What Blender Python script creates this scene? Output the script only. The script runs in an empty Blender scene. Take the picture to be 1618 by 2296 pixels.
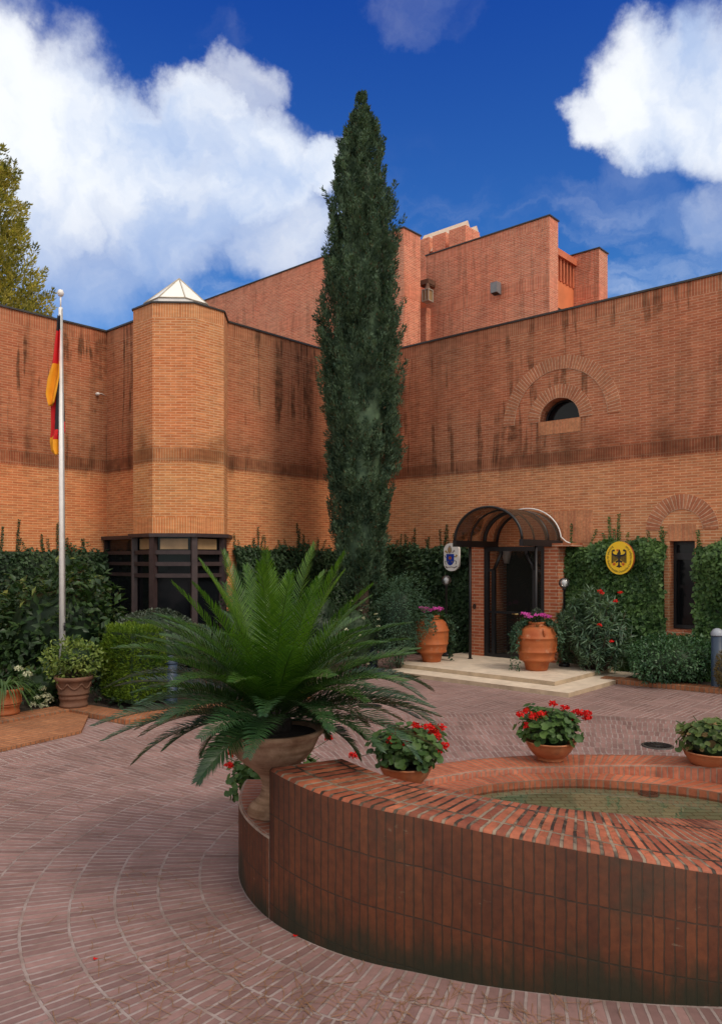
import bpy, bmesh, math, random
import numpy as np
from mathutils import Vector, Matrix
R = math.radians
rnd = random.Random(7)
rng = np.random.default_rng(7)
S = bpy.context.scene
COL = S.collection
# ------------------------------------------------------------------ camera frame
F, CX, HY, EYE = 1722.0, 809.0, 1255.0, 2.1      # focal length, centre column, horizon row, eye height
def at(x, y, Y):                                  # image position at a depth -> point
    return Vector(((x-CX)/F*Y, Y, EYE-(y-HY)/F*Y))
def gp(x, y, z=0.0):                              # image position on the level z -> point
    Y = F*(EYE-z)/(y-HY)
    return Vector(((x-CX)/F*Y, Y, z))
D = Vector((.746, -.666, 0)).normalized()         # along the entrance wall, towards the right
M = Vector((D.y*-1, D.x, 0))                      # into the entrance wall
def W(s, n, z=0.0): return D*s + M*n + Vector((0, 0, z))
def SN(x, n):                                     # column x on the plane n -> s, depth
    q = (x-CX)/F
    Y = n/(M.x*q+M.y)
    return Y*(D.x*q+D.y), Y
def SZ(x, y, n):
    s, Y = SN(x, n); return s, EYE-(y-HY)/F*Y
NW = 13.77                                        # plane of the entrance wall
CORNER_S = W(0, 0).x + D.dot(Vector((-.065, 18.64, 0)))
TOP = 6.94
# ------------------------------------------------------------------ materials
def new_mat(name):
    m = bpy.data.materials.new(name); m.use_nodes = True
    nt = m.node_tree; nt.nodes.clear()
    o = nt.nodes.new('ShaderNodeOutputMaterial')
    return m, nt, o
class NT:
    def __init__(s, nt): s.nt = nt
    def n(s, t, **k):
        nd = s.nt.nodes.new(t)
        for a, v in k.items(): setattr(nd, a, v)
        return nd
    def l(s, a, b): s.nt.links.new(a, b)
    def val(s, inp, v):
        if isinstance(v, (int, float)): inp.default_value = v
        elif isinstance(v, (tuple, list)): inp.default_value = tuple(v) + ((1,) if len(v) == 3 and inp.type == 'RGBA' else ())
        else: s.l(v, inp)
    def math(s, op, a, b=0.0, c=None, clamp=False):
        nd = s.n('ShaderNodeMath', operation=op, use_clamp=clamp)
        s.val(nd.inputs[0], a); s.val(nd.inputs[1], b)
        if c is not None: s.val(nd.inputs[2], c)
        return nd.outputs[0]
    def mr(s, v, a, b, c=0.0, d=1.0, smooth=False):
        nd = s.n('ShaderNodeMapRange')
        if smooth: nd.interpolation_type = 'SMOOTHSTEP'
        s.val(nd.inputs[0], v)
        for i, x in enumerate((a, b, c, d)): s.val(nd.inputs[1+i], x)
        return nd.outputs[0]
    def mix(s, f, a, b, mode='MIX'):
        nd = s.n('ShaderNodeMix', data_type='RGBA', blend_type=mode)
        s.val(nd.inputs[0], f); s.val(nd.inputs[6], a); s.val(nd.inputs[7], b)
        return nd.outputs[2]
    def vmul(s, v, k):
        nd = s.n('ShaderNodeVectorMath', operation='MULTIPLY'); s.l(v, nd.inputs[0]); nd.inputs[1].default_value = k
        return nd.outputs[0]
    def vadd(s, v, k):
        nd = s.n('ShaderNodeVectorMath', operation='ADD'); s.l(v, nd.inputs[0]); s.val(nd.inputs[1], k)
        return nd.outputs[0]
    def noise(s, v, scale, detail=3.0, rough=.55, out=0):
        nd = s.n('ShaderNodeTexNoise'); s.l(v, nd.inputs['Vector'])
        nd.inputs['Scale'].default_value = scale; nd.inputs['Detail'].default_value = detail; nd.inputs['Roughness'].default_value = rough
        return nd.outputs[out]
    def uv(s): return s.n('ShaderNodeUVMap', uv_map='UVMap').outputs[0]
    def obj(s): return s.n('ShaderNodeTexCoord').outputs['Object']
    def pos(s): return s.n('ShaderNodeNewGeometry').outputs['Position']
    def sep(s, v):
        nd = s.n('ShaderNodeSeparateXYZ'); s.l(v, nd.inputs[0]); return nd.outputs
    def comb(s, x, y, z=0.0):
        nd = s.n('ShaderNodeCombineXYZ')
        s.val(nd.inputs[0], x); s.val(nd.inputs[1], y); s.val(nd.inputs[2], z); return nd.outputs[0]
    def brick(s, v, c1, c2, mo, bw, bh, mortar=.008, off=.5, bias=0.0, smooth=.2, freq=2):
        nd = s.n('ShaderNodeTexBrick', offset=off, offset_frequency=freq)
        s.l(v, nd.inputs['Vector'])
        s.val(nd.inputs['Color1'], c1); s.val(nd.inputs['Color2'], c2); s.val(nd.inputs['Mortar'], mo)
        nd.inputs['Scale'].default_value = 1.0; nd.inputs['Mortar Size'].default_value = mortar
        nd.inputs['Mortar Smooth'].default_value = smooth; nd.inputs['Bias'].default_value = bias
        nd.inputs['Brick Width'].default_value = bw; nd.inputs['Row Height'].default_value = bh
        return nd.outputs
    def bump(s, h, dist, strength=1.0):
        nd = s.n('ShaderNodeBump'); s.l(h, nd.inputs['Height'])
        nd.inputs['Distance'].default_value = dist; nd.inputs['Strength'].default_value = strength
        return nd.outputs[0]
    def bsdf(s, out, col, rough=.7, normal=None, metal=0.0, spec=.5, **k):
        b = s.n('ShaderNodeBsdfPrincipled')
        s.val(b.inputs['Base Color'], col); s.val(b.inputs['Roughness'], rough); s.val(b.inputs['Metallic'], metal)
        b.inputs['Specular IOR Level'].default_value = spec
        for a, v in k.items(): s.val(b.inputs[a], v)
        if normal is not None: s.l(normal, b.inputs['Normal'])
        if out is not None: s.l(b.outputs[0], out.inputs[0])
        return b
def plain(name, col, rough=.6, metal=0.0, var=.18, scale=9.0, bump=0.0, spec=.5):
    m, nt, o = new_mat(name); t = NT(nt)
    n = t.noise(t.obj(), scale, 5.0)
    f = t.mr(n, .3, .7, 1-var, 1+var)
    c = t.mix(1.0, col, t.comb(f, f, f), 'MULTIPLY')
    nm = t.bump(t.noise(t.obj(), scale*5, 4.0), bump) if bump else None
    t.bsdf(o, c, rough, nm, metal, spec)
    return m
def brick_wall(name, bands, top, c1, c2, mo, low=None, stain=1.0, band_grime=1.0, bw=.200, bh=.049, seed=0.0, mort=.0075, wide=.6):
    """Running bond bricks, upright (soldier) courses in the bands, rain streaks and grime."""
    m, nt, o = new_mat(name); t = NT(nt)
    uv = t.uv(); x, z, _ = t.sep(uv)
    st = t.brick(uv, c1, c2, mo, bw, bh, mort)
    so = t.brick(t.comb(z, x), c1, c2, mo, 4.0, bh, mort, off=0.0)
    mask = None
    for a, b in bands:
        mk = t.math('MULTIPLY', t.math('GREATER_THAN', z, a), t.math('LESS_THAN', z, b))
        mask = mk if mask is None else t.math('MAXIMUM', mask, mk)
    col = st[0]; fac = st[1]
    if mask is not None:
        col = t.mix(mask, st[0], so[0])
        mx = t.n('ShaderNodeMix', data_type='FLOAT'); t.l(mask, mx.inputs[0]); t.l(st[1], mx.inputs[2]); t.l(so[1], mx.inputs[3]); fac = mx.outputs[0]
    sv = t.vadd(uv, (seed, seed*.7, seed))
    # patches of paler and redder bricks
    big = t.noise(sv, .55, 4.0)
    fine = t.noise(t.vmul(sv, (4.6, 17.2, 1)), 1.0, 1.0)
    col = t.mix(t.mr(big, .35, .7, 0, .55), col, t.mix(1.0, col, (1.12, .72, .62), 'MULTIPLY'))
    k = t.mr(fine, .3, .7, .86, 1.12)
    col = t.mix(1.0, col, t.comb(k, k, k), 'MULTIPLY')
    if low:
        lz, lc = low
        col = t.mix(t.mr(z, lz-.05, lz+.02, 0.0, 1.0), t.mix(1.0, col, lc, 'MULTIPLY'), col)
    # rain streaks
    if stain > 0:
        wob = t.noise(t.vmul(sv, (.8, .25, 1)), 2.0, 2.0)
        su = t.math('ADD', x, t.math('MULTIPLY', wob, .22))
        sn = t.noise(t.comb(t.math('ADD', t.math('MULTIPLY', su, 2.3), seed), t.math('MULTIPLY', z, .2), seed), 1.0, 3.5, .6)
        cov = t.noise(t.comb(t.math('MULTIPLY', x, .33), t.math('MULTIPLY', z, .35), seed+4), 1.0, 2.0)
        f = t.math('MULTIPLY', t.mr(sn, .42, .70, 0, wide, True), t.mr(cov, .34, .58, 0.15, 1, True))
        s2 = t.noise(t.comb(t.math('ADD', t.math('MULTIPLY', su, 6.5), seed*3), t.math('MULTIPLY', z, .42), seed+9), 1.0, 2.5, .55)
        c2_ = t.noise(t.comb(t.math('MULTIPLY', x, .5), t.math('MULTIPLY', z, .8), seed+14), 1.0, 3.0)
        f = t.math('MAXIMUM', f, t.math('MULTIPLY', t.mr(s2, .53, .63, 0, .95, True), t.mr(c2_, .40, .54, 0, 1, True)))
        if low: f = t.math('MULTIPLY', f, t.mr(z, low[0]-.35, low[0]+.25, 0.0, 1.0, True))
        br = t.mr(t.noise(t.vmul(sv, (9, 6, 1)), 1.0, 3.0), .3, .62, .45, 1.0)
        f = t.math('MULTIPLY', t.math('MULTIPLY', f, br), stain)
        col = t.mix(f, col, t.mix(1.0, col, (.30, .31, .29), 'MULTIPLY'))
        if low and band_grime > 0:
            g = t.math('MULTIPLY', t.mr(z, low[0]-.12, low[0]+.05, 0, 1, True), t.mr(z, low[0]+.3, low[0]+.85, 1, 0, True))
            gn = t.noise(t.vmul(sv, (1.4, .7, 1)), 1.0, 5.0, .65)
            g = t.math('MULTIPLY', g, t.mr(gn, .40, .68, .08, .75*band_grime, True))
            inb = t.math('MULTIPLY', t.mr(z, low[0]-.01, low[0]+.01, 0, 1), t.mr(z, low[0]+.26, low[0]+.29, 1, 0))
            g = t.math('MAXIMUM', g, t.math('MULTIPLY', inb, t.mr(gn, .30, .60, .25, .85, True)))
            col = t.mix(g, col, t.mix(1.0, col, (.36, .31, .27), 'MULTIPLY'))
    nm = t.bump(t.math('SUBTRACT', t.math('MULTIPLY', t.noise(t.vmul(uv, (60, 60, 1)), 1.0, 2.0), .25), fac), .006)
    t.bsdf(o, col, .85, nm, spec=.25)
    return m
def soldier(name, c1, c2, mo, width=.065, length=4.0, mort=.009, mo2=None, base=None, off=0.0, start=0.0, depth=.006, rough=.75, dirt=None, spec=.35, patch=(.72, 1.2), grain=.26):
    """Bricks standing side by side along u, their length along v."""
    m, nt, o = new_mat(name); t = NT(nt)
    wob = t.vmul(t.vadd(t.noise(t.vmul(t.uv(), (7, 7, 1)), 1.0, 3.0, .6, 1), (-.5, -.5, -.5)), (.016, .016, 0))
    nw = t.n('ShaderNodeVectorMath', operation='ADD'); t.l(t.uv(), nw.inputs[0]); t.l(wob, nw.inputs[1])
    x, v, _ = t.sep(nw.outputs[0])
    if mo2: mo = t.mix(t.mr(t.noise(t.pos(), 5.0, 4.0), .42, .60, 0, 1, True), mo, mo2)
    b = t.brick(t.comb(t.math('ADD', v, start), x), c1, c2, mo, length, width, mort, off=off)
    col = b[0]
    uv = t.uv()
    n1 = t.noise(t.pos(), 1.6, 5.0); n2 = t.noise(t.pos(), 24.0, 4.0)
    k = t.math('MULTIPLY', t.mr(n1, .3, .7, patch[0], patch[1]), t.mr(n2, .25, .75, 1-grain, 1+grain))
    col = t.mix(1.0, col, t.comb(k, k, k), 'MULTIPLY')
    if dirt:
        dc, lo, hi, sc = dirt
        dn = t.noise(t.pos(), sc, 6.0, .68)
        col = t.mix(t.mr(dn, lo, hi, 0, .85, True), col, dc)
    if base:                                      # algae creeping up from the paving, lime marks above it
        z = t.sep(t.pos())[2]; an = t.noise(t.vmul(t.pos(), (5, 5, 1.6)), 1.0, 5.0, .65)
        col = t.mix(t.mr(t.math('SUBTRACT', z, t.mr(an, .3, .7, -.08, .20)), .20, -.08, 0, .92, True), col, base)
        col = t.mix(t.math('MULTIPLY', t.mr(t.noise(t.vmul(t.pos(), (9, 9, 22)), 1.0, 4.0), .66, .74, 0, .5, True), t.mr(t.noise(t.pos(), 1.3, 2.0), .5, .6)), col, (.22, .17, .12))
    h = t.math('SUBTRACT', t.math('MULTIPLY', n2, .35), b[1])
    t.bsdf(o, col, rough, t.bump(h, depth), spec=spec)
    return m
def leaf_mat(name, dark, light, trans=.3, rough=.5, spec=.35, patch=None, clump=2.6, cw=.5):
    m, nt, o = new_mat(name); t = NT(nt)
    g = t.n('ShaderNodeNewGeometry')
    r = g.outputs['Random Per Island']
    n = t.noise(g.outputs['Position'], clump, 3.0)
    f = t.math('ADD', t.math('MULTIPLY', r, 1.15-cw), t.mr(n, .32, .68, -.12, cw), clamp=True)
    col = t.mix(f, dark, light)
    if patch: col = t.mix(t.math('GREATER_THAN', r, 1-patch[1]), col, patch[0])
    b = t.bsdf(None, col, rough, spec=spec)
    tr = t.n('ShaderNodeBsdfTranslucent'); t.l(t.mix(1.0, col, (1.3, 1.5, .6), 'MULTIPLY'), tr.inputs[0])
    mx = t.n('ShaderNodeMixShader'); mx.inputs[0].default_value = trans
    t.l(b.outputs[0], mx.inputs[1]); t.l(tr.outputs[0], mx.inputs[2]); t.l(mx.outputs[0], o.inputs[0])
    return m
def glass_dark(name, col=(.006, .007, .009), rough=.10):
    m, nt, o = new_mat(name); t = NT(nt)
    nm = t.bump(t.noise(t.obj(), 1.3, 2.0), .004)
    t.bsdf(o, col, rough, nm, spec=.22); return m
def clear_sheet(name, tint, opac, gloss=1.0, rough=.05):
    """Thin clear sheet: lets light through, tinted, with a fresnel sheen."""
    m, nt, o = new_mat(name); t = NT(nt)
    tr = t.n('ShaderNodeBsdfTransparent'); tr.inputs[0].default_value = (*tint, 1)
    df = t.n('ShaderNodeBsdfPrincipled'); df.inputs['Base Color'].default_value = (*[c*.55 for c in tint], 1); df.inputs['Roughness'].default_value = .5
    gl = t.n('ShaderNodeBsdfGlossy'); gl.inputs['Roughness'].default_value = rough
    a = t.n('ShaderNodeMixShader'); a.inputs[0].default_value = opac; t.l(tr.outputs[0], a.inputs[1]); t.l(df.outputs[0], a.inputs[2])
    fr = t.n('ShaderNodeFresnel'); fr.inputs[0].default_value = 1.45
    b = t.n('ShaderNodeMixShader'); t.l(t.math('MULTIPLY', fr.outputs[0], gloss, clamp=True), b.inputs[0]); t.l(a.outputs[0], b.inputs[1]); t.l(gl.outputs[0], b.inputs[2])
    t.l(b.outputs[0], o.inputs[0]); return m
# ------------------------------------------------------------------ mesh builder
class MB:
    def __init__(s): s.v = []; s.f = []; s.uv = []; s.mi = []; s.sm = []
    def face(s, pts, uv=None, mi=0, smooth=False):
        b = len(s.v); s.v += [Vector(p) for p in pts]; s.f.append(tuple(range(b, b+len(pts)))); s.uv.append(uv); s.mi.append(mi); s.sm.append(smooth)
    def grid(s, P, UV=None, mi=0, smooth=True, closed=False):
        """P: rows of points."""
        b = len(s.v); r, c = len(P), len(P[0])
        for row in P: s.v += [Vector(p) for p in row]
        for i in range(r-1):
            for j in range(c if closed else c-1):
                k = (j+1) % c
                s.f.append((b+i*c+j, b+i*c+k, b+(i+1)*c+k, b+(i+1)*c+j)); s.mi.append(mi); s.sm.append(smooth)
                s.uv.append([UV[i][j], UV[i][k] if k or not closed else UV[i][c], UV[i+1][k] if k or not closed else UV[i+1][c], UV[i+1][j]] if UV else None)
    def box(s, c, half, ax=None, mi=0):
        ax = ax or (Vector((1, 0, 0)), Vector((0, 1, 0)), Vector((0, 0, 1)))
        c = Vector(c); X, Y, Z = (ax[i]*half[i] for i in range(3))
        p = lambda i, j, k: c+X*i+Y*j+Z*k
        for q in (((-1, -1, -1), (1, -1, -1), (1, -1, 1), (-1, -1, 1)), ((1, -1, -1), (1, 1, -1), (1, 1, 1), (1, -1, 1)),
                  ((1, 1, -1), (-1, 1, -1), (-1, 1, 1), (1, 1, 1)), ((-1, 1, -1), (-1, -1, -1), (-1, -1, 1), (-1, 1, 1)),
                  ((-1, -1, 1), (1, -1, 1), (1, 1, 1), (-1, 1, 1)), ((-1, 1, -1), (1, 1, -1), (1, -1, -1), (-1, -1, -1))):
            s.face([p(*a) for a in q], mi=mi)
    def sbox(s, s0, s1, n0, n1, z0, z1, mi=0):             # box in the building's own axes
        s.box(W((s0+s1)/2, (n0+n1)/2, (z0+z1)/2), (abs(s1-s0)/2, abs(n1-n0)/2, abs(z1-z0)/2), (D, M, Vector((0, 0, 1))), mi)
    def prism(s, poly, z0, z1, mi=0, uvz=None):
        n = len(poly); p0 = [Vector((p[0], p[1], z0)) for p in poly]; p1 = [Vector((p[0], p[1], z1)) for p in poly]
        s.face(p1, mi=mi); s.face(p0[::-1], mi=mi)
        for i in range(n):
            j = (i+1) % n; s.face([p0[i], p0[j], p1[j], p1[i]], mi=mi)
    def lathe(s, prof, c=(0, 0, 0), n=28, mi=0, ax=None):
        c = Vector(c); P = []
        for r, z in prof: P.append([c+Vector((r*math.cos(2*math.pi*k/n), r*math.sin(2*math.pi*k/n), z)) for k in range(n)])
        L = [0.0]
        for i in range(1, len(prof)): L.append(L[-1]+math.hypot(prof[i][0]-prof[i-1][0], prof[i][1]-prof[i-1][1]))
        s.grid(P, [[(k/n*2*math.pi*.3, L[i]) for k in range(n+1)] for i in range(len(prof))], mi=mi, closed=True)
    def tube(s, pts, r, n=8, mi=0, cap=True):
        pts = [Vector(p) for p in pts]; rr = r if isinstance(r, (list, tuple)) else [r]*len(pts); P = []; u = None
        for i, p in enumerate(pts):
            d = (pts[min(i+1, len(pts)-1)]-pts[max(i-1, 0)]).normalized()
            if u is None: u = d.orthogonal().normalized()
            u = (u-d*u.dot(d)).normalized(); w = d.cross(u)
            P.append([p+(u*math.cos(2*math.pi*k/n)+w*math.sin(2*math.pi*k/n))*rr[i] for k in range(n)])
        s.grid(P, None, mi=mi, closed=True)
        if cap: s.face(P[0][::-1], mi=mi); s.face(P[-1], mi=mi)
    def build(s, name, mats, parent=None, weld=True, loc=None):
        me = bpy.data.meshes.new(name); off = Vector(loc) if loc is not None else Vector()
        me.from_pydata([tuple(v-off) for v in s.v], [], s.f)
        uvl = me.uv_layers.new(name='UVMap')
        for poly, uv, mi, sm in zip(me.polygons, s.uv, s.mi, s.sm):
            poly.material_index = mi; poly.use_smooth = sm
            if uv is None:
                nn = poly.normal
                if abs(nn.z) < .6:
                    tt = Vector((-nn.y, nn.x, 0)).normalized()
                    if abs(tt.dot(D)) > .95: tt = D
                    elif abs(tt.dot(M)) > .95: tt = M
                    uv = [(s.v[k].dot(tt), s.v[k].z) for k in poly.vertices]
                else: uv = [(s.v[k].dot(D), s.v[k].dot(M)) for k in poly.vertices]
            for li, c in zip(poly.loop_indices, uv): uvl.data[li].uv = c
        if not isinstance(mats, (list, tuple)): mats = [mats]
        for m in mats: me.materials.append(m)
        if weld and any(s.sm):
            bm = bmesh.new(); bm.from_mesh(me); bmesh.ops.remove_doubles(bm, verts=bm.verts, dist=1e-5); bmesh.ops.recalc_face_normals(bm, faces=bm.faces); bm.to_mesh(me); bm.free()
        return link(name, me, parent, off)
def link(name, me, parent=None, loc=(0, 0, 0)):
    o = bpy.data.objects.new(name, me); COL.objects.link(o)
    if parent is not None:
        o.parent = parent; o.location = Vector(loc)-world_loc(parent)
    else: o.location = loc
    return o
def world_loc(o):
    p = Vector(o.location)
    while o.parent: o = o.parent; p = p+Vector(o.location)
    return p
def tag(o, label, cat, group=None, kind=None):
    o['label'] = label; o['category'] = cat
    if group: o['group'] = group
    if kind: o['kind'] = kind
    return o
def thing(name, label, cat, loc=(0, 0, 0), group=None):
    o = bpy.data.objects.new(name, None); o.empty_display_size = .1; COL.objects.link(o); o.location = loc
    return tag(o, label, cat, group)
def sub(name, parent, loc):                        # an Empty that gathers the pieces of one part
    o = bpy.data.objects.new(name, None); o.empty_display_size = .1; COL.objects.link(o); o.parent = parent; o.location = Vector(loc)-world_loc(parent); return o
def struct(o): o['kind'] = 'structure'; return o
def copy_tree(o, parent=None):
    c = o.copy(); COL.objects.link(c)
    if parent is not None: c.parent = parent
    for ch in list(o.children): copy_tree(ch, c)
    return c
# ------------------------------------------------------------------ leaves (numpy)
def unit(a): return a/np.maximum(np.linalg.norm(a, axis=-1, keepdims=True), 1e-9)
def leaf_arrays(P, A, N, L, Wd, fold=.25, mid=.45):
    """Folded pointed leaves: base P, axis A, upper side N, length L, width Wd."""
    A = unit(A); B = unit(np.cross(A, N)); N = np.cross(B, A)
    L = L[:, None]; w = Wd[:, None]/2
    m = P+A*L*mid+N*w*fold
    V = np.stack([P, m+B*w, P+A*L-N*L*.12, m-B*w], 1).reshape(-1, 3)
    n = len(P); i = np.arange(n)[:, None]*4
    T = np.concatenate([i+np.array([0, 1, 2]), i+np.array([0, 2, 3])], 1).reshape(-1, 3)
    return V, T
def np_mesh(name, parts, mat, parent=None, loc=(0, 0, 0)):
    """parts: list of (verts, tris, material index)."""
    V = np.concatenate([p[0] for p in parts]); off = 0; Ts = []; Mi = []
    for p in parts:
        Ts.append(p[1]+off); Mi.append(np.full(len(p[1]), p[2] if len(p) > 2 else 0, dtype=np.int32)); off += len(p[0])
    T = np.concatenate(Ts); Mi = np.concatenate(Mi)
    V = V-np.array(loc)[None]
    me = bpy.data.meshes.new(name)
    me.vertices.add(len(V)); me.vertices.foreach_set('co', V.astype(np.float32).ravel())
    me.loops.add(len(T)*3); me.loops.foreach_set('vertex_index', T.astype(np.int32).ravel())
    me.polygons.add(len(T)); me.polygons.foreach_set('loop_start', np.arange(0, len(T)*3, 3, dtype=np.int32))
    me.polygons.foreach_set('loop_total', np.full(len(T), 3, dtype=np.int32)); me.polygons.foreach_set('material_index', Mi)
    me.update(calc_edges=True); me.validate()
    for m in (mat if isinstance(mat, (list, tuple)) else [mat]): me.materials.append(m)
    return link(name, me, parent, loc)
def rdir(n): return unit(rng.normal(size=(n, 3)))
def blob_leaves(c, rad, n, L, Wd, up=.3, shell=.55, jag=.22, flat=0.0, droop=0.0, freq=3.0, zmin=None):
    """Leaves through the outer part of a lumpy ellipsoid."""
    d = rdir(n); c = np.array(c); rad = np.array(rad)
    ph = rng.uniform(0, 6.28, (6,)); k = rng.normal(size=(6, 3))*freq
    lump = 1+jag*sum(np.sin(d@k[i]+ph[i]) for i in range(6))/2.4
    r = (shell+(1-shell)*rng.random(n)**.6)*lump
    P = c+d*r[:, None]*rad
    if zmin is not None: P[:, 2] = np.maximum(P[:, 2], zmin+rng.random(n)*.05)
    A = unit(unit(d/rad)*(.8)+rdir(n)*.9+np.array([0, 0, up-droop]))
    Nn = unit(unit(d/rad)*.7+rdir(n)*.5+np.array([0, 0, .7]))
    return leaf_arrays(P, A, Nn, L*rng.uniform(.65, 1.25, n), Wd*rng.uniform(.7, 1.2, n))
def rosette_leaves(C, axis, per, L, Wd, spread=.8, droop=.2):
    """Whorls of leaves at many shoot tips."""
    n = len(C); Ps = np.repeat(C, per, 0); Ax = np.repeat(unit(axis), per, 0)
    A = unit(Ax*(1-spread*.6)+rdir(n*per)*spread+np.array([0, 0, -droop]))
    Nn = unit(Ax+rdir(n*per)*.4+np.array([0, 0, .4]))
    Ps = Ps-Ax*rng.random((n*per, 1))*L*1.0
    return leaf_arrays(Ps, A, Nn, L*rng.uniform(.6, 1.2, n*per), Wd*rng.uniform(.75, 1.2, n*per))
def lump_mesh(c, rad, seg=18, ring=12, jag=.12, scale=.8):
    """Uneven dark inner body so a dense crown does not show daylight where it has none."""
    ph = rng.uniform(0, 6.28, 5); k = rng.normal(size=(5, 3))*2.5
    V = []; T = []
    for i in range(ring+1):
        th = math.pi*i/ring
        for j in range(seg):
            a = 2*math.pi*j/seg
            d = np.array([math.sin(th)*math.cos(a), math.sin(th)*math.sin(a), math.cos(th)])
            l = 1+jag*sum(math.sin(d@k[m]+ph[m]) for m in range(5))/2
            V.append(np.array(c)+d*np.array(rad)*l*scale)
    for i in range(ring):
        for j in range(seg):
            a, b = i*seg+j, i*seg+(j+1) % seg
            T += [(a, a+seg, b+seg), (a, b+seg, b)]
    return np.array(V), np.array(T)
def stems(pts_list, r0, r1, n=5):
    mb = MB()
    for pts in pts_list: mb.tube(pts, [r0+(r1-r0)*i/(len(pts)-1) for i in range(len(pts))], n)
    return mb
# ------------------------------------------------------------------ camera, world, sun
cam = bpy.data.cameras.new('camera'); co = bpy.data.objects.new('camera', cam); COL.objects.link(co)
co.location = (0, 0, EYE); co.rotation_euler = (R(90), 0, 0)
cam.sensor_width = 36; cam.lens = 36*F/2296; cam.shift_y = (HY-1148)/2296; cam.clip_end = 500; cam.clip_start = .05
S.camera = co
SUN_EL, SUN_AZ = R(48), R(138)                     # azimuth from +Y towards +X
wd = bpy.data.worlds.new('World'); S.world = wd; wd.use_nodes = True
nt = wd.node_tree; nt.nodes.clear(); t = NT(nt)
wo = t.n('ShaderNodeOutputWorld'); bg = t.n('ShaderNodeBackground'); t.l(bg.outputs[0], wo.inputs[0])
sky = t.n('ShaderNodeTexSky', sky_type='NISHITA', sun_disc=False, sun_elevation=SUN_EL, sun_rotation=SUN_AZ, altitude=600, air_density=1.0, dust_density=.4, ozone_density=3.0)
dv = t.n('ShaderNodeTexCoord').outputs['Generated']
dx, dy, dz = t.sep(dv)
tint = t.n('ShaderNodeValToRGB'); t.l(dz, tint.inputs[0])
el = tint.color_ramp.elements; el[0].position = 0.0; el[0].color = (.66, .98, 1.12, 1); el[1].position = .60; el[1].color = (.095, .37, 1.08, 1)
e = el.new(.32); e.color = (.28, .68, 1.08, 1)
skyc = t.mix(1.0, sky.outputs[0], tint.outputs[0], 'MULTIPLY')
SKYGAIN = 1.18
skyc = t.mix(1.0, skyc, (SKYGAIN,)*3, 'MULTIPLY')
w1 = t.noise(dv, 4.2, 7.0, .62, 1); w2 = t.noise(dv, 15.0, 6.0, .66, 1)
def off(v, k):
    a = t.vadd(v, (-.5, -.5, -.5)); return t.vmul(a, (k, k, k))
nd = t.n('ShaderNodeVectorMath', operation='ADD'); t.l(off(w1, .17), nd.inputs[0]); t.l(off(w2, .04), nd.inputs[1])
nd2 = t.n('ShaderNodeVectorMath', operation='ADD'); t.l(dv, nd2.inputs[0]); t.l(nd.outputs[0], nd2.inputs[1])
dn = t.n('ShaderNodeVectorMath', operation='NORMALIZE'); t.l(nd2.outputs[0], dn.inputs[0])
cd = None
# soft round masses that make up the cloud banks: column, row, radius, strength
for x, y, r, k in ((0, 190, 170, 1), (130, 330, 230, 1), (-60, 330, 320, 1), (320, 350, 150, 1), (470, 290, 120, .95), (560, 215, 80, .65), (560, 400, 150, 1), (400, 460, 210, .9), (200, 520, 220, .62),
                   (620, 540, 130, .8), (690, 375, 75, 1), (740, 350, 45, .9), (420, 600, 100, .4), (40, 600, 150, .45), (540, 100, 70, .18), (1440, 215, 145, 1), (1330, 265, 90, .9), (1570, 205, 160, 1), (1690, 235, 170, 1), (1560, 290, 80, .7),
                   (1590, 490, 100, .55), (1510, 490, 80, .38), (1410, 440, 110, .3), (915, 10, 100, .30), (1000, 40, 75, .22), (1660, 380, 70, .3)):
    c = Vector(((x-CX)/F, 1, (HY-y)/F)); ll = c.length; c.normalize()
    rad = r/F/ll*.98
    dp = t.n('ShaderNodeVectorMath', operation='DOT_PRODUCT'); t.l(dn.outputs[0], dp.inputs[0]); dp.inputs[1].default_value = c
    v = t.mr(dp.outputs['Value'], math.cos(rad*1.25), math.cos(rad*.45), 0, k, True)
    cd = v if cd is None else t.math('MAXIMUM', cd, v)
# unseen bright cloud added overhead and behind the viewer as neutral fill light
hi = t.math('MAXIMUM', t.mr(dz, .63, .80, 0, 1, True), t.mr(dy, .30, -.05, 0, 1, True))
cover = t.math('MULTIPLY', hi, t.mr(t.noise(dv, 2.3, 5.0, .6), .33, .55, .25, 1, True))
low = t.mr(dz, .24, .44, .5, 1.0, True)
shape = t.math('ADD', cd, t.math('MULTIPLY', t.math('SUBTRACT', t.noise(dn.outputs[0], 7.0, 8.0, .62), .5), .55))
shape = t.math('MULTIPLY', t.mr(shape, .10, 1.05, 0, 1, True), t.mr(cd, 0, .15, 0, 1))
veil = t.math('MULTIPLY', t.mr(t.noise(t.vmul(dn.outputs[0], (3, 3, 11)), 1.0, 6.0, .6), .45, .75, 0, .5, True), t.mr(dz, .50, .30, 0, 1, True))
shape = t.math('MAXIMUM', t.math('MAXIMUM', t.math('MULTIPLY', shape, low), veil), cover)
shade = t.mr(t.noise(dn.outputs[0], 5.0, 5.0, .6), .32, .62, 0, 1, True)
cw = t.mix(shade, (4.6, 5.8, 8.2), (9.0, 9.3, 9.7))
AMB = .93
cw = t.mix(hi, cw, (11.0*AMB, 10.6*AMB, 10.0*AMB))
fin = t.mix(shape, skyc, cw)
t.l(fin, bg.inputs[0]); bg.inputs[1].default_value = .1
sl = bpy.data.lights.new('sun', 'SUN'); so = bpy.data.objects.new('sun', sl); COL.objects.link(so)
sl.energy = 1.75; sl.angle = R(18); sl.color = (1, .88, .72)
sd = Vector((math.sin(SUN_AZ)*math.cos(SUN_EL), math.cos(SUN_AZ)*math.cos(SUN_EL), math.sin(SUN_EL)))
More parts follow.
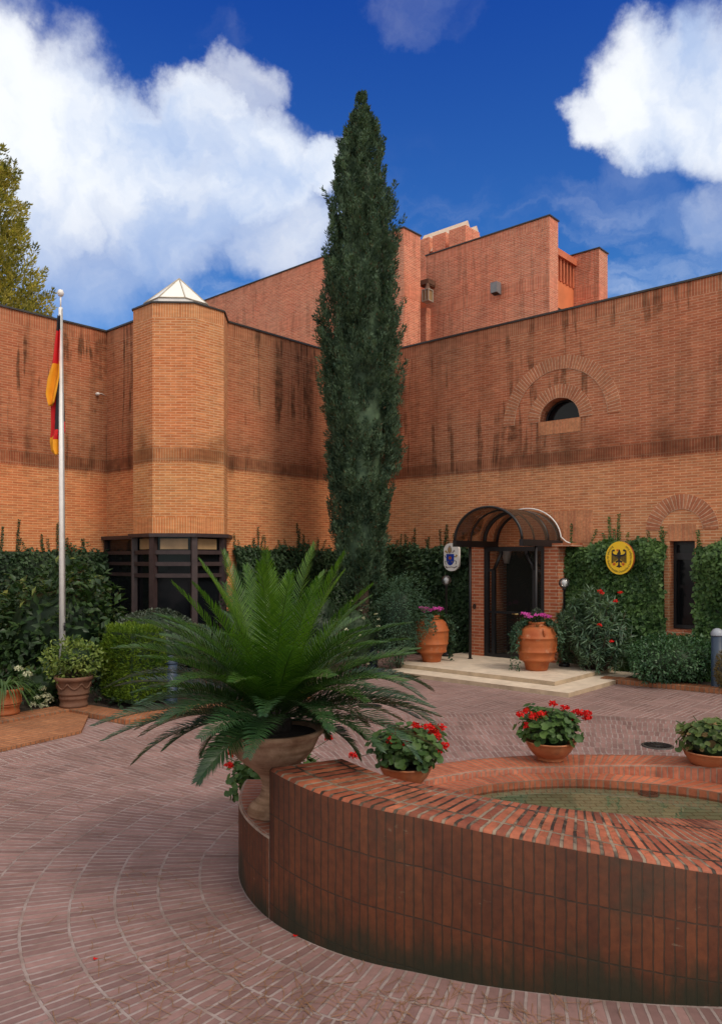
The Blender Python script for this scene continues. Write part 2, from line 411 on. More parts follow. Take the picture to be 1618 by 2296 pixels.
so.rotation_euler = sd.to_track_quat('Z', 'Y').to_euler(); so.location = (0, 0, 30)
vs = S.view_settings; S.display_settings.display_device = 'sRGB'; vs.view_transform = 'Standard'; vs.look = 'None'; vs.gamma = 1.0; vs.exposure = 0.12
S.cycles.max_bounces = 8; S.cycles.diffuse_bounces = 4; S.cycles.glossy_bounces = 3; S.cycles.transparent_max_bounces = 16; S.cycles.transmission_bounces = 4
S.cycles.use_adaptive_sampling = True; S.cycles.adaptive_threshold = .02; S.cycles.use_denoising = True; S.cycles.caustics_reflective = False; S.cycles.caustics_refractive = False
# ------------------------------------------------------------------ materials in use
BAND = (3.95, 4.2); TB = (TOP-.26, TOP+.01)
C1, C2, MO = (.44, .145, .066), (.56, .235, .112), (.62, .40, .25)
m_wall = brick_wall('entrance_brick', [BAND, TB], TOP, (.43, .145, .070), (.52, .205, .102), (.56, .33, .21), low=(3.95, (1.18, 1.32, 1.20)), stain=.95, seed=1.3)
m_wall_left = brick_wall('courtyard_brick', [BAND, TB], TOP, (.385, .125, .056), (.465, .182, .084), (.50, .29, .17), low=(3.95, (1.36, 1.42, 1.22)), stain=1.15, wide=.85, band_grime=1.2, seed=5.2)
m_oriel = brick_wall('oriel_brick', [BAND, TB, (2.6, 2.9)], TOP, (.54, .19, .068), (.63, .275, .11), (.68, .43, .25), low=(3.95, (1.02, 1.02, .95)), stain=.15, band_grime=1.1, seed=9.1)
m_rear = brick_wall('rear_brick', [(11.0, 11.3), (9.4, 9.75)], 11.26, (.60, .18, .098), (.70, .265, .148), (.74, .46, .33), stain=.4, seed=3.7)
m_pier = brick_wall('pier_brick', [], 3, (.36, .10, .048), (.46, .17, .08), (.52, .38, .27), stain=0, bw=.262, bh=.064)
m_arch = soldier('arch_brick', (.42, .142, .068), (.52, .212, .104), (.60, .39, .26), .062, 4.0, .007, depth=.004)
m_sill = soldier('sill_brick', (.48, .185, .088), (.57, .24, .112), (.52, .28, .15), .062, 4.0, .005, depth=.003)
m_face = soldier('pool_face_brick', (.074, .019, .006), (.106, .029, .009), (.040, .018, .009), .050, .262, .004, off=0.0, base=(.014, .016, .007), dirt=((.030, .020, .010), .48, .76, 1.7), depth=.007, rough=.68)  # dimness of the face is put into the brick colour, dirt besides
m_top = soldier('pool_coping_brick', (.20, .050, .026), (.42, .125, .060), (.035, .022, .014), .064, .27, .010, mo2=(.27, .20, .14), off=0.0, start=.14, dirt=((.05, .036, .018), .50, .76, 2.4), depth=.011, rough=.62, patch=(.62, 1.25))
m_rim = soldier('pool_rim_brick', (.33, .090, .044), (.45, .140, .070), (.27, .16, .11), .056, .6, .007, dirt=((.10, .05, .03), .55, .8, 2.0), depth=.007, rough=.5, patch=(.75, 1.2))
m_kerb = soldier('kerb_brick', (.28, .095, .038), (.37, .145, .062), (.20, .125, .08), .072, 2.0, .009, dirt=((.09, .055, .025), .5, .75, 2.2), depth=.006)
m_pave = soldier('paving_brick', (.185, .108, .100), (.285, .168, .154), (.32, .255, .24), .062, .26, .009, grain=.12, mo2=(.24, .175, .155), off=0.0, dirt=((.15, .105, .095), .50, .8, 1.2), depth=.004, rough=.5, patch=(.80, 1.15))
m_tile = soldier('terrace_tile', (.30, .115, .048), (.37, .155, .068), (.20, .11, .065), .060, .30, .007, depth=.004, patch=(.75, 1.15))
def basket():
    m, nt, o = new_mat('basket_paving'); t = NT(nt)
    uv = t.uv(); x, y, _ = t.sep(uv)
    s = .292
    fx = t.math('FLOOR', t.math('DIVIDE', x, s)); fy = t.math('FLOOR', t.math('DIVIDE', y, s*2))
    par = t.math('MODULO', t.math('ABSOLUTE', t.math('ADD', fx, fy)), 2.0)
    a = t.brick(t.comb(x, y), (.195, .113, .104), (.275, .162, .148), (.35, .28, .26), s, .073, .009, off=0.0)
    b = t.brick(t.comb(y, x), (.195, .113, .104), (.275, .162, .148), (.35, .28, .26), s, .073, .009, off=0.0)
    k = t.math('GREATER_THAN', par, .5)
    col = t.mix(k, a[0], b[0]); h = t.n('ShaderNodeMix', data_type='FLOAT'); t.l(k, h.inputs[0]); t.l(a[1], h.inputs[2]); t.l(b[1], h.inputs[3])
    n = t.mr(t.noise(t.pos(), .7, 5.0), .3, .7, .78, 1.18); n2 = t.mr(t.noise(t.pos(), 22, 3.0), .25, .75, .85, 1.15)
    n = t.math('MULTIPLY', n, n2); col = t.mix(1.0, col, t.comb(n, n, n), 'MULTIPLY')
    t.bsdf(o, col, .5, t.bump(t.math('MULTIPLY', h.outputs[0], -1.0), .004), spec=.4); return m
m_basket = basket()
m_earth = plain('earth', (.035, .022, .013), .95, var=.4, scale=6, bump=.02)
m_stone = plain('travertine', (.62, .52, .41), .6, var=.14, scale=5, bump=.002)
m_coping = plain('coping_metal', (.035, .03, .026), .5, var=.3)
m_black = plain('black_steel', (.012, .012, .014), .4, var=.2, spec=.4)
m_frame = plain('bay_frame_paint', (.040, .024, .024), .5, var=.25)
m_glass = glass_dark('dark_glass')
m_beige = plain('transom_panel', (.34, .22, .11), .4, var=.25, scale=3)
m_roof = plain('roof_felt', (.16, .14, .13), .9)
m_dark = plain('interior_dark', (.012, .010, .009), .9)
m_white = plain('white_paint', (.82, .80, .77), .4, var=.08)
m_grey = plain('grey_paint', (.20, .205, .22), .5, var=.1)
m_terra = plain('terracotta', (.34, .10, .035), .62, var=.28, scale=4.0, bump=.004, spec=.3)
m_terra_d = plain('weathered_terracotta', (.14, .065, .038), .8, var=.35, scale=5.0, bump=.004)
m_soil = plain('potting_soil', (.016, .011, .008), .95, var=.5, scale=30, bump=.02)
m_bark = plain('bark', (.07, .045, .03), .9, var=.4, scale=8, bump=.01)
m_stem = plain('green_stem', (.05, .07, .02), .7)
# ------------------------------------------------------------------ buildings
LS, RS_N = CORNER_S, 8.6                          # left wing plane and return wall
LLS = -14.915
E_END = 3.0
front = thing('brick_building', 'L-shaped orange brick building with stained walls round the courtyard and an eight-sided bay', 'building', W(LS, NW, 0))
pl0, pl1 = SN(1051.4, 13.32)[0], SN(1083, 13.32)[0]
pr0, pr1 = SN(1219.4, 13.32)[0], SN(1250, 13.32)[0]
DOOR_Z = 2.36; PZ = .14
w0, wz1 = SZ(1500, 1213.5, NW); w1_, _ = SZ(1556.5, 1213, NW); wz0 = SZ(1531, 1419, NW)[1]
l0, lz = SZ(1208.5, 946.5, NW); l1, _ = SZ(1298.4, 935.5, NW); LR = (l1-l0)/2; lc = (l0+l1)/2
lz = (SZ(1208.5, 946.5, NW)[1]+SZ(1298.4, 935.5, NW)[1])/2
def wall_with_holes(name, mat, s0, s1, z0, z1, holes, n, parent, depth=.32):
    """Vertical wall in the entrance plane with openings and their reveals."""
    mb = MB(); cuts = {s0, s1}
    for h in holes:
        k = 24 if h.get('arch') else 1
        for i in range(k+1): cuts.add(h['s0']+(h['s1']-h['s0'])*i/k)
    cuts = sorted(cuts)
    def hi(h, s):
        if h.get('arch'):
            c = (h['s0']+h['s1'])/2; r = (h['s1']-h['s0'])/2; return h['z0']+math.sqrt(max(0, r*r-(s-c)**2))*1.0
        return h['z1']
    for a, b in zip(cuts, cuts[1:]):
        m = (a+b)/2; hs = sorted([h for h in holes if h['s0'] < m < h['s1']], key=lambda h: h['z0'])
        lo = (z0, z0)
        for h in hs:
            if h['z0'] > lo[0]+1e-6: mb.face([W(a, n, lo[0]), W(b, n, lo[1]), W(b, n, h['z0']), W(a, n, h['z0'])])
            ta, tb = hi(h, a), hi(h, b); lo = (ta, tb)
            mb.face([W(a, n, ta), W(b, n, tb), W(b, n+depth, tb), W(a, n+depth, ta)])
            if h['z0'] > z0+1e-6: mb.face([W(a, n+depth, h['z0']), W(b, n+depth, h['z0']), W(b, n, h['z0']), W(a, n, h['z0'])])
        mb.face([W(a, n, lo[0]), W(b, n, lo[1]), W(b, n, z1), W(a, n, z1)])
    for h in holes:
        for s_ in (h['s0'], h['s1']):
            t1 = h['z0'] if h.get('arch') else h['z1']
            if t1 > h['z0']: mb.face([W(s_, n, h['z0']), W(s_, n+depth, h['z0']), W(s_, n+depth, t1), W(s_, n, t1)])
    return mb.build(name, mat, parent)
wall_with_holes('entrance_wall', m_wall, LS, E_END, 0, TOP, [dict(s0=pl1, s1=pr0, z0=PZ, z1=DOOR_Z), dict(s0=w0, s1=w1_, z0=wz0, z1=wz1), dict(s0=l0, s1=l1, z0=lz, arch=True)], NW, front)
def wall_plane(name, mat, a, b, z0, z1, parent):
    mb = MB(); a = Vector(a); b = Vector(b)
    mb.face([a+Vector((0, 0, z0)), b+Vector((0, 0, z0)), b+Vector((0, 0, z1)), a+Vector((0, 0, z1))]); return mb.build(name, mat, parent)
mb = MB()
mb.face([W(LS, RS_N, 0), W(LS, NW, 0), W(LS, NW, TOP), W(LS, RS_N, TOP)])
mb.build('courtyard_wall', m_wall_left, front)
mb = MB()
mb.face([W(LLS, -3, 0), W(LLS, RS_N, 0), W(LLS, RS_N, TOP), W(LLS, -3, TOP)])
mb.face([W(LLS, RS_N, 0), W(LS, RS_N, 0), W(LS, RS_N, TOP), W(LLS, RS_N, TOP)])
mb.build('return_wall', m_wall_left, front)
mb = MB()                                         # thin metal copings along the parapets
mb.sbox(LS-.30, E_END, NW-.03, NW+.27, TOP, TOP+.035)
mb.sbox(LS-.27, LS+.03, RS_N, NW-.03, TOP+.001, TOP+.036)
mb.sbox(LLS-.27, LLS+.03, -3, RS_N+.27, TOP, TOP+.035)
mb.sbox(LLS+.03, LS-.27, RS_N-.03, RS_N+.27, TOP+.001, TOP+.036)
mb.build('coping', m_coping, front)
mb = MB()
mb.sbox(LS-.02, E_END, NW+.02, 16.58, 6.2, 6.5); mb.sbox(LLS+.02, LS-.02, RS_N+.02, 16.58, 6.2, 6.5); mb.sbox(-25, LLS-.02, -3, 16.58, 6.2, 6.5)
mb.sbox(LS-.02, E_END, 16.3, 16.5, 0, 6.2); mb.sbox(E_END-.2, E_END-.02, NW+.02, 16.3, 0, 6.2)
mb.build('roof', m_roof, front)
# brick arches and lintels set a few millimetres proud of the wall
def arch_ring(name, sc, zc, r0, r1, parent, a0=0, a1=180, mat=None, squash=1.0):
    mb = MB(); N = 40; n = NW-.012
    A = [R(a0+(a1-a0)*i/N) for i in range(N+1)]
    p = lambda r, a, nn: W(sc-r*math.cos(a), nn, zc+r*math.sin(a)*squash)
    rm = (r0+r1)/2
    for a, b in zip(A, A[1:]):
        mb.face([p(r0, a, n), p(r0, b, n), p(r1, b, n), p(r1, a, n)], [(rm*a, 0), (rm*b, 0), (rm*b, r1-r0), (rm*a, r1-r0)])
        mb.face([p(r1, a, n), p(r1, b, n), p(r1, b, NW), p(r1, a, NW)]); mb.face([p(r0, b, n), p(r0, a, n), p(r0, a, NW), p(r0, b, NW)])
    return mb.build(name, mat or m_arch, parent)
arch_ring('brick_arch', lc, lz, LR+.002, LR+.26, front)
arch_ring('brick_arch', lc, lz, LR+.56, LR+.82, front)
sa, za = SZ(1529, 1108, NW); sb0, zb0 = SZ(1447.7, 1187.8, NW); sb1 = SZ(1610, 1170, NW)[0]
ra = (sb1-sb0)/2
arch_ring('brick_arch', (sb0+sb1)/2, za-ra, ra-.26, ra, front)
mb = MB(); mb.sbox(l0-.02, l1+.02, NW-.010, NW+.02, lz-.27, lz-.004); mb.build('window_sill', m_sill, front)
mb = MB(); mb.sbox(w0-.02, w1_+.02, NW-.010, NW+.02, wz1+.003, wz1+.30); mb.build('lintel', m_sill, front)
mb = MB(); s_a = SN(1268, NW)[0]; mb.sbox(s_a-.30, s_a+.55, NW-.010, NW+.02, 2.42, 3.05); mb.build('brick_panel', m_sill, front)
# half-round window and slit window
win = sub('window', front, W(lc, NW+.25, lz))
mb = MB(); N = 24
mb.face([W(lc-LR*math.cos(math.pi*i/N)*.995, NW+.27, lz+LR*math.sin(math.pi*i/N)*.995) for i in range(N+1)]); mb.build('pane', m_glass, win)
mb = MB(); mb.tube([W(lc-(LR-.02)*math.cos(math.pi*i/N), NW+.25, lz+(LR-.02)*math.sin(math.pi*i/N)) for i in range(N+1)], .022, 6); mb.build('frame', m_black, win)
win2 = sub('window', front, W((w0+w1_)/2, NW+.2, wz0))
mb = MB(); mb.face([W(w0, NW+.24, wz0), W(w1_, NW+.24, wz0), W(w1_, NW+.24, wz1), W(w0, NW+.24, wz1)]); mb.build('pane', m_glass, win2)
mb = MB(); fw = .05
for a, b, c, d in ((w0, w0+fw, wz0+.06, wz1), (w1_-fw, w1_, wz0+.06, wz1), (w0+fw, w1_-fw, wz0+.06, wz0+.12), (w0+fw, w1_-fw, wz1-.06, wz1), (w0+fw, w1_-fw, wz0+1.28, wz0+1.40)): mb.sbox(a, b, NW+.19, NW+.235, c, d)
mb.build('frame', m_black, win2)
mb = MB(); mb.sbox(w0-.03, w1_+.03, NW-.10, NW+.22, wz0-.05, wz0+.05); mb.build('sill', m_pier, win2)
# eight-sided bay (oriel) with its window below
k = 1.09
P1 = Vector((-3.60, 13.28, 0))*k; a1 = R(2.2)
P2 = P1+Vector((math.cos(a1), math.sin(a1), 0))*.78; P3 = P2+M*.70; P0 = P1-D*.66
Pb = W(P3.dot(D), 13.2); 
P4 = P3+Vector((-.056, .998, 0))*.95; Pm = P0+Vector((-.056, .998, 0))*1.1
octo = [Pm, P0, P1, P2, P3, P4]
ocen = (P0+P3+P1+P2)/4+Vector((.0, .55, 0))
def ring(off): return [p+(p-ocen).normalized()*off for p in octo]
BZ = 2.60
bay = sub('bay', front, ocen)
mb = MB()
u = 0
for a, b in zip(octo, octo[1:]):
    L_ = (b-a).length
    mb.face([a+Vector((0, 0, BZ)), b+Vector((0, 0, BZ)), b+Vector((0, 0, TOP)), a+Vector((0, 0, TOP))], [(u, BZ), (u+L_, BZ), (u+L_, TOP), (u, TOP)]); u += L_
mb.face([p+Vector((0, 0, BZ)) for p in octo][::-1]); mb.face([p+Vector((0, 0, TOP-.25)) for p in octo])
mb.build('bay_wall', m_oriel, bay)
mb = MB(); sP = P0.dot(D); mb.sbox(LLS+.01, sP+.02, RS_N-.02, RS_N-.008, .06, BZ-.09); mb.build('pane', m_glass, bay)
mb = MB(); mb.sbox(LLS+.006, sP+.05, RS_N-.14, RS_N-.002, BZ-.085, BZ-.01); mb.build('window_head', m_frame, bay)
mb = MB()
for z in (BZ-.36, BZ-.58, BZ-.80): mb.sbox(LLS+.06, sP-.02, RS_N-.06, RS_N-.022, z-.035, z+.035)
mb.sbox(LLS+.008, LLS+.06, RS_N-.08, RS_N-.02, .06, BZ-.09); mb.build('window_frame', m_frame, bay)
mb = MB(); o2, o3 = ring(.03), ring(-.2)
for i in range(len(octo)-1):
    for q in ([o2[i], o2[i+1], o3[i+1], o3[i]],):
        mb.face([p+Vector((0, 0, TOP+.03)) for p in q]); mb.face([p+Vector((0, 0, TOP)) for p in q][::-1])
    for A_, B_ in ((o2[i], o2[i+1]), (o3[i+1], o3[i])): mb.face([A_+Vector((0, 0, TOP)), B_+Vector((0, 0, TOP)), B_+Vector((0, 0, TOP+.03)), A_+Vector((0, 0, TOP+.03))])
mb.build('bay_coping', m_coping, bay)
mb = MB(); lip = ring(.10)
mb.prism([(p.x, p.y) for p in lip], BZ-.07, BZ-.003); mb.build('window_head', m_frame, bay)
wi = ring(-.02)
fr = MB(); gl = MB(); be = MB(); Z3 = Vector((0, 0, 1))
levels = [BZ-.07, BZ-.36, BZ-.58, BZ-.80, .45]
for i in range(len(wi)-1):
    a, b = wi[i], wi[i+1]; tt = (b-a).normalized(); nn = Vector((tt.y, -tt.x, 0)); L_ = (b-a).length
    gl.face([a-nn*.05+Z3*.3, b-nn*.05+Z3*.3, b-nn*.05+Z3*(BZ-.33), a-nn*.05+Z3*(BZ-.33)])
    gl.face([a-nn*.05+Z3*(BZ-.33), b-nn*.05+Z3*(BZ-.33), b-nn*.05+Z3*(BZ-.06), a-nn*.05+Z3*(BZ-.06)])
    for z in levels[1:4]: fr.box((a+b)/2+Z3*z, (L_/2-.05, .035, .038), (tt, nn, Z3))
    fr.box((a+b)/2+Z3*.40, (L_/2-.05, .04, .10), (tt, nn, Z3))
    if i in (1, 2, 3): be.face([a+tt*.12-nn*.045+Z3*(BZ-.30), b-tt*.12-nn*.045+Z3*(BZ-.30), b-tt*.12-nn*.045+Z3*(BZ-.10), a+tt*.12-nn*.045+Z3*(BZ-.10)])  # beige sheets across the upper panes
for i, p in enumerate(wi[:-1]):
    d_ = (p-ocen); d_.z = 0; d_.normalize(); fr.box(p+Z3*(BZ-.07)/2, (.055, .055, (BZ-.07)/2), (d_, Vector((-d_.y, d_.x, 0)), Z3))
fr.build('window_frame', m_frame, bay); gl.build('pane', m_glass, bay); be.build('transom_sheet', m_beige, bay)
# pyramid skylight on the bay
sky_ = sub('skylight', front, Vector((ocen.x, ocen.y, TOP)))
sc_ = at(400, 680, 15.2); apex = at(402, 625, 15.2); rb = .66; zb = apex.z-.58
base = [Vector((sc_.x+rb*math.cos(R(22.5+2.2+45*i)), sc_.y+rb*math.sin(R(22.5+2.2+45*i)), zb)) for i in range(8)]
m_pale, ntp, op = new_mat('skylight_panel'); tp = NT(ntp); tp.bsdf(op, (.82, .80, .74), .25, spec=.6)
mb = MB(); fr = MB()
for i in range(8):
    mb.face([base[i], base[(i+1) % 8], apex]); fr.tube([base[i], apex], .014, 5); fr.tube([base[i], base[(i+1) % 8]], .016, 5)
mb.build('glazing', m_pale, sky_); fr.build('frame', plain('skylight_bar', (.42, .36, .28), .5), sky_)
mb = MB(); mb.prism([(p.x, p.y) for p in base], TOP-.2, zb-.01); mb.build('upstand', m_white, sky_)
# vestibule: piers, door screen, dim room behind
for i, (a, b) in enumerate(((pl0, pl1), (pr0, pr1))):
    mb = MB(); mb.sbox(a, b, 13.32, NW+.0, PZ+.001, DOOR_Z-.012); p = mb.build('pier', m_pier, front)
for a, b in ((pl0-.02, pl1), (pr0, pr1+.28)):
    mb = MB(); mb.sbox(a, b, 13.30, NW-.004, DOOR_Z-.01, DOOR_Z+.05); mb.build('pier_cap', m_pier, front)
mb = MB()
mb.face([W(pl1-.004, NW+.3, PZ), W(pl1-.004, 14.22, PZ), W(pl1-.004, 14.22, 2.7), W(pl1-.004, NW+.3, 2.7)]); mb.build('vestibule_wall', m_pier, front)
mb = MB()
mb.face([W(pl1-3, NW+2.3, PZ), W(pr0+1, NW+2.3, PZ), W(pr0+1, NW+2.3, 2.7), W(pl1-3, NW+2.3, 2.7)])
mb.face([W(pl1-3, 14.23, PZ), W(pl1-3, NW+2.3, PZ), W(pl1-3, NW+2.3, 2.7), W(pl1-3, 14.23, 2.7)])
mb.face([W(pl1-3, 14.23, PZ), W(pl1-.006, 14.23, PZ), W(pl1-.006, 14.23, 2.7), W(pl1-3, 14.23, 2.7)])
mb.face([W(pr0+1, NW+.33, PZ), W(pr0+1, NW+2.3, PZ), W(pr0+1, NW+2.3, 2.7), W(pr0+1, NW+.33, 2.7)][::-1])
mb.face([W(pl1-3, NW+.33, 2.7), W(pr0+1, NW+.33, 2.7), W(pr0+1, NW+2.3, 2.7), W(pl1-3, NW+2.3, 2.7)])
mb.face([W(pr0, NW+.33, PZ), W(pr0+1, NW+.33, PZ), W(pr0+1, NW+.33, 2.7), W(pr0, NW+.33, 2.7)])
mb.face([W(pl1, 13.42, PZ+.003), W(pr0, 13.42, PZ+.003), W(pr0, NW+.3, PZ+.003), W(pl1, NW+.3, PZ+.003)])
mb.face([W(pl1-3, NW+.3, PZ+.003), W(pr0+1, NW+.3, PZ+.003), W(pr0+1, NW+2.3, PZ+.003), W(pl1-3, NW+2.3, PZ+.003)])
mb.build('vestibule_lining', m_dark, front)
door = sub('door', front, W((pl1+pr0)/2, 13.38, PZ))
nd0, nd1 = 13.34, 13.41
fr = MB(); ds = pr0-pl1; i0, i1 = pl1+.21, pr0-.24
fr.sbox(pl1+.003, pl1+.10, nd0, nd1, PZ+.004, DOOR_Z); fr.sbox(pr0-.085, pr0-.003, nd0, nd1, PZ+.004, DOOR_Z)
fr.sbox(pl1+.10, pr0-.085, nd0, nd1, DOOR_Z-.09, DOOR_Z-.001); fr.sbox(pl1+.10, pr0-.085, nd0, nd1, PZ+.004, PZ+.07)
fr.sbox(i0-.035, i0+.04, nd0, nd1, PZ+.07, 1.90); fr.sbox(i1-.03, i1+.03, nd0, nd1, PZ+.07, 1.90)
fr.sbox(pl1+.10, i0-.035, nd0+.01, nd1-.01, 1.86, 1.91); fr.sbox(i1+.03, pr0-.085, nd0+.01, nd1-.01, 1.86, 1.91)
fr.sbox(i0+.04, i1-.03, nd0+.01, nd1-.01, 1.02, 1.065); fr.sbox(pl1+.10, i0-.035, nd0+.01, nd1-.01, 1.02, 1.065)
for q, w_ in ((i0, .17), (i1, -.17)):
    a, b = W(q, (nd0+nd1)/2, 1.88), W(q+w_, (nd0+nd1)/2, 2.22)
    fr.tube([a, b], .04, 4); fr.sbox(q+w_-.03, q+w_+.03, nd0+.01, nd1-.01, 2.20, DOOR_Z-.09)
fr.build('frame', m_black, door)
mb = MB(); nq = (nd0+nd1)/2
mb.face([W(pl1+.1, nq, PZ+.07), W(pr0-.08, nq, PZ+.07), W(pr0-.08, nq, DOOR_Z-.09), W(pl1+.1, nq, DOOR_Z-.09)])
mb.build('pane', clear_sheet('door_glass', (.62, .60, .58), .03, .9, .02), door)
mb = MB(); mb.tube([W(pl1+.68, nd0-.05, 1.03), W(pl1+.82, nd0-.05, 1.03)], .014, 6); mb.tube([W(pl1+.69, nd0-.05, 1.03), W(pl1+.69, nd1, 1.03)], .01, 6); mb.build('handle', plain('brass', (.5, .36, .16), .35, 1.0), door)
m_steel = plain('blue_steel', (.22, .26, .33), .35, .6)
for s_, za_, zb_ in ((pl1+.78, 1.55, 2.26), (pl1+1.0, 1.58, 2.26), (pr0+.05, 1.45, 1.88)):
    mb = MB(); mb.sbox(s_, s_+.05, NW+.9, NW+.94, za_, zb_); mb.build('upright_bar', m_steel, door)  # upright blue bars standing behind the door glass
mb = MB(); mb.lathe([(.0, -.14), (.05, -.14), (.085, -.02), (.1, .1), (.1, .14), (.09, .14), (.075, .0), (0, -.1)], W(pl1+.10, 14.05, 2.16), 14); 
tag(mb.build('wall_sconce', m_white), 'white half-cone wall sconce on the brick inside the glass door', 'wall lamp')
# ------------------------------------------------------------------ tall rear building
RT = 11.26
rear = thing('rear_building', 'taller reddish brick block rising behind the courtyard wings, with slatted recess and roof stacks', 'building', W(-9, 17, 0))
sA, _ = SN(905, 16.6); sL = SN(255, 16.6)[0]
mb = MB(); mb.sbox(sL, sA, 16.6, 17.35, 0, RT); mb.build('tall_wall', m_rear, rear)
sB0, sB1 = SN(954.5, 18.6)[0], SN(1231, 18.6)[0]
mb = MB(); mb.sbox(sB0, sB1, 18.6, 19.08, 0, RT); mb.build('block_wall', m_rear, rear)
sC0, sC1 = SN(1278, 20.2)[0], SN(1342, 20.2)[0]; CT = 10.70
mb = MB(); mb.sbox(sC0-.3, sC1, 20.2, 20.75, 0, CT); mb.build('end_wall', m_rear, rear)
mb = MB()
for a, b, c, d, z in ((sL, sA, 16.6, 17.35, RT), (sB0, sB1, 18.6, 19.08, RT), (sC0-.3, sC1, 20.2, 20.75, CT)): mb.sbox(a-.02, b+.03, c-.03, d+.03, z+.001, z+.035)
mb.build('coping', m_coping, rear)
m_red = plain('red_render', (.62, .17, .075), .8, var=.2, scale=2.0)
m_or = plain('orange_render', (.70, .20, .075), .8, var=.15, scale=2.0)
sF = sB1-.10
mb = MB(); mb.sbox(sF-.4, sF, 19.085, 20.195, 0, 9.75); mb.sbox(sF-.45, sF-.2, 19.085, 20.195, 9.75, 10.38); mb.build('spandrel', m_or, rear)
mb = MB(); mb.sbox(sF-.45, sF+.10, 19.085, 20.195, 10.38, 10.56); mb.build('eave', m_red, rear)
for i in range(6):
    mb = MB(); n_ = 19.16+i*.19; mb.sbox(sF-.2, sF+.03, n_, n_+.07, 9.752, 10.379); mb.build('slat', m_red, rear)
mb = MB(); mb.sbox(sF-.02, sF+.012, 19.15, 19.9, 6.9, 9.0); mb.build('opening', m_dark, rear)
mb = MB(); mb.sbox(sL+1, sB1-.5, 19.1, 25, 0, RT-.9); mb.sbox(sA+.02, sB0+.5, 19.0, 19.098, RT-2.2, RT-.6); mb.build('core_wall', m_or, rear)
mb = MB(); mb.sbox(SN(940, 18.3)[0], SN(962, 18.3)[0], 18.25, 18.59, 10.28, 10.42); mb.build('eave', m_terra_d, rear)
mb = MB(); mb.sbox(SN(940, 18.4)[0], SN(957, 18.4)[0], 18.35, 18.59, 8.55, 9.62); mb.build('balcony_parapet', m_rear, rear)
mb = MB(); mb.tube([W(SN(950, 18.5)[0], 18.5, 6.5), W(SN(950, 18.5)[0], 18.5, 8.55)], .07, 8); mb.build('downpipe', m_black, rear)
for xa, xb, yt, n_ in ((940, 964, 530, 20.6), (969, 1001, 519, 20.4), (1006, 1046, 503, 20.2)):
    a, Ya = SN(xa, n_); b, Yb = SN(xb, n_); zt = EYE-(yt-HY)/F*Yb*1.0
    mb = MB(); mb.sbox(a, b-.05, n_, n_+.8, RT-1.0, zt); mb.build('roof_stack', m_rear, rear)
m_cap = plain('pale_roof', (.66, .50, .38), .8, var=.1)
def gable(x0, y0, x1, y1, n, w, h):
    a, Ya = SN(x0, n); b, Yb = SN(x1, n); z = EYE-(y1-HY)/F*Yb; mb = MB()
    pr = lambda s: [W(s, n-w, z-h), W(s, n, z), W(s, n+w, z-h)]
    A_, B_ = pr(a), pr(b)
    mb.face([A_[0], B_[0], B_[1], A_[1]]); mb.face([A_[1], B_[1], B_[2], A_[2]]); mb.face(B_); mb.face(A_[::-1]); mb.face([A_[0], A_[2], B_[2], B_[0]])
    return mb.build('roof_cap', m_cap, rear)
gable(950, 528, 1048, 494, 21.3, .65, .95); gable(1052, 512, 1068, 506, 22.2, .6, .9)
for xa, xb, yt, n_ in ((1050, 1070, 524, 22.3),):
    a, Ya = SN(xa, n_); b, Yb = SN(xb, n_); zt = EYE-(yt-HY)/F*Yb
    mb = MB(); mb.sbox(a-2, b-.1, n_-.3, n_+.3, RT-1, zt); mb.build('roof_stack', m_rear, rear)
# ------------------------------------------------------------------ pool: a brick wall winding up like a snail shell
PC = Vector((1.55, 5.5, 0))
def tab(pts, closed=False):
    a = np.array(sorted(pts)); 
    def g(x):
        # smooth (cosine free) monotone-ish cubic through the table
        xs, ys = a[:, 0], a[:, 1]; i = int(np.clip(np.searchsorted(xs, x)-1, 0, len(xs)-2))
        def sl(j):
            if j <= 0: return (ys[1]-ys[0])/(xs[1]-xs[0])
            if j >= len(xs)-1: return (ys[-1]-ys[-2])/(xs[-1]-xs[-2])
            return (ys[j+1]-ys[j-1])/(xs[j+1]-xs[j-1])
        h = xs[i+1]-xs[i]; u = min(1, max(0, (x-xs[i])/h))
        return float(ys[i]*(1+2*u)*(1-u)**2+sl(i)*h*u*(1-u)**2+ys[i+1]*u*u*(3-2*u)+sl(i+1)*h*u*u*(u-1))
    return g
r_out = tab([(-184, 2.41), (-176, 2.40), (-168.8, 2.39), (-160.4, 2.355), (-151.7, 2.30), (-143, 2.214), (-135, 2.122), (-128, 2.03), (-119.8, 1.963), (-110.9, 1.905), (-103, 1.88), (-94.5, 1.878), (-86, 1.896), (-60, 2.03), (-30, 2.22), (0, 2.26), (25, 2.10), (43, 1.94), (52, 1.845), (67.7, 1.692), (93.4, 1.565), (108, 1.535), (124.7, 1.553), (150, 1.62), (180, 1.72), (205, 1.82)])
r_in = tab([(-160, 1.90), (-150.7, 1.805), (-141, 1.696), (-134.6, 1.608), (-122.6, 1.491), (-113, 1.382), (-105, 1.288), (-93, 1.161), (-84, 1.112), (-74.8, 1.095), (-63.9, 1.123), (-40, 1.35), (-10, 1.66), (15, 1.72), (30.5, 1.661), (41, 1.52), (52.7, 1.386), (73.5, 1.231), (98.6, 1.165), (117, 1.181), (136, 1.242), (144, 1.296), (165, 1.38), (205, 1.5)])
h_top = tab([(-160, .895), (-154, .885), (-143, .84), (-128, .80), (-110, .735), (-94, .67), (-86, .635), (-40, .53), (0, .45), (45, .345), (75, .305), (123, .30), (205, .30)])
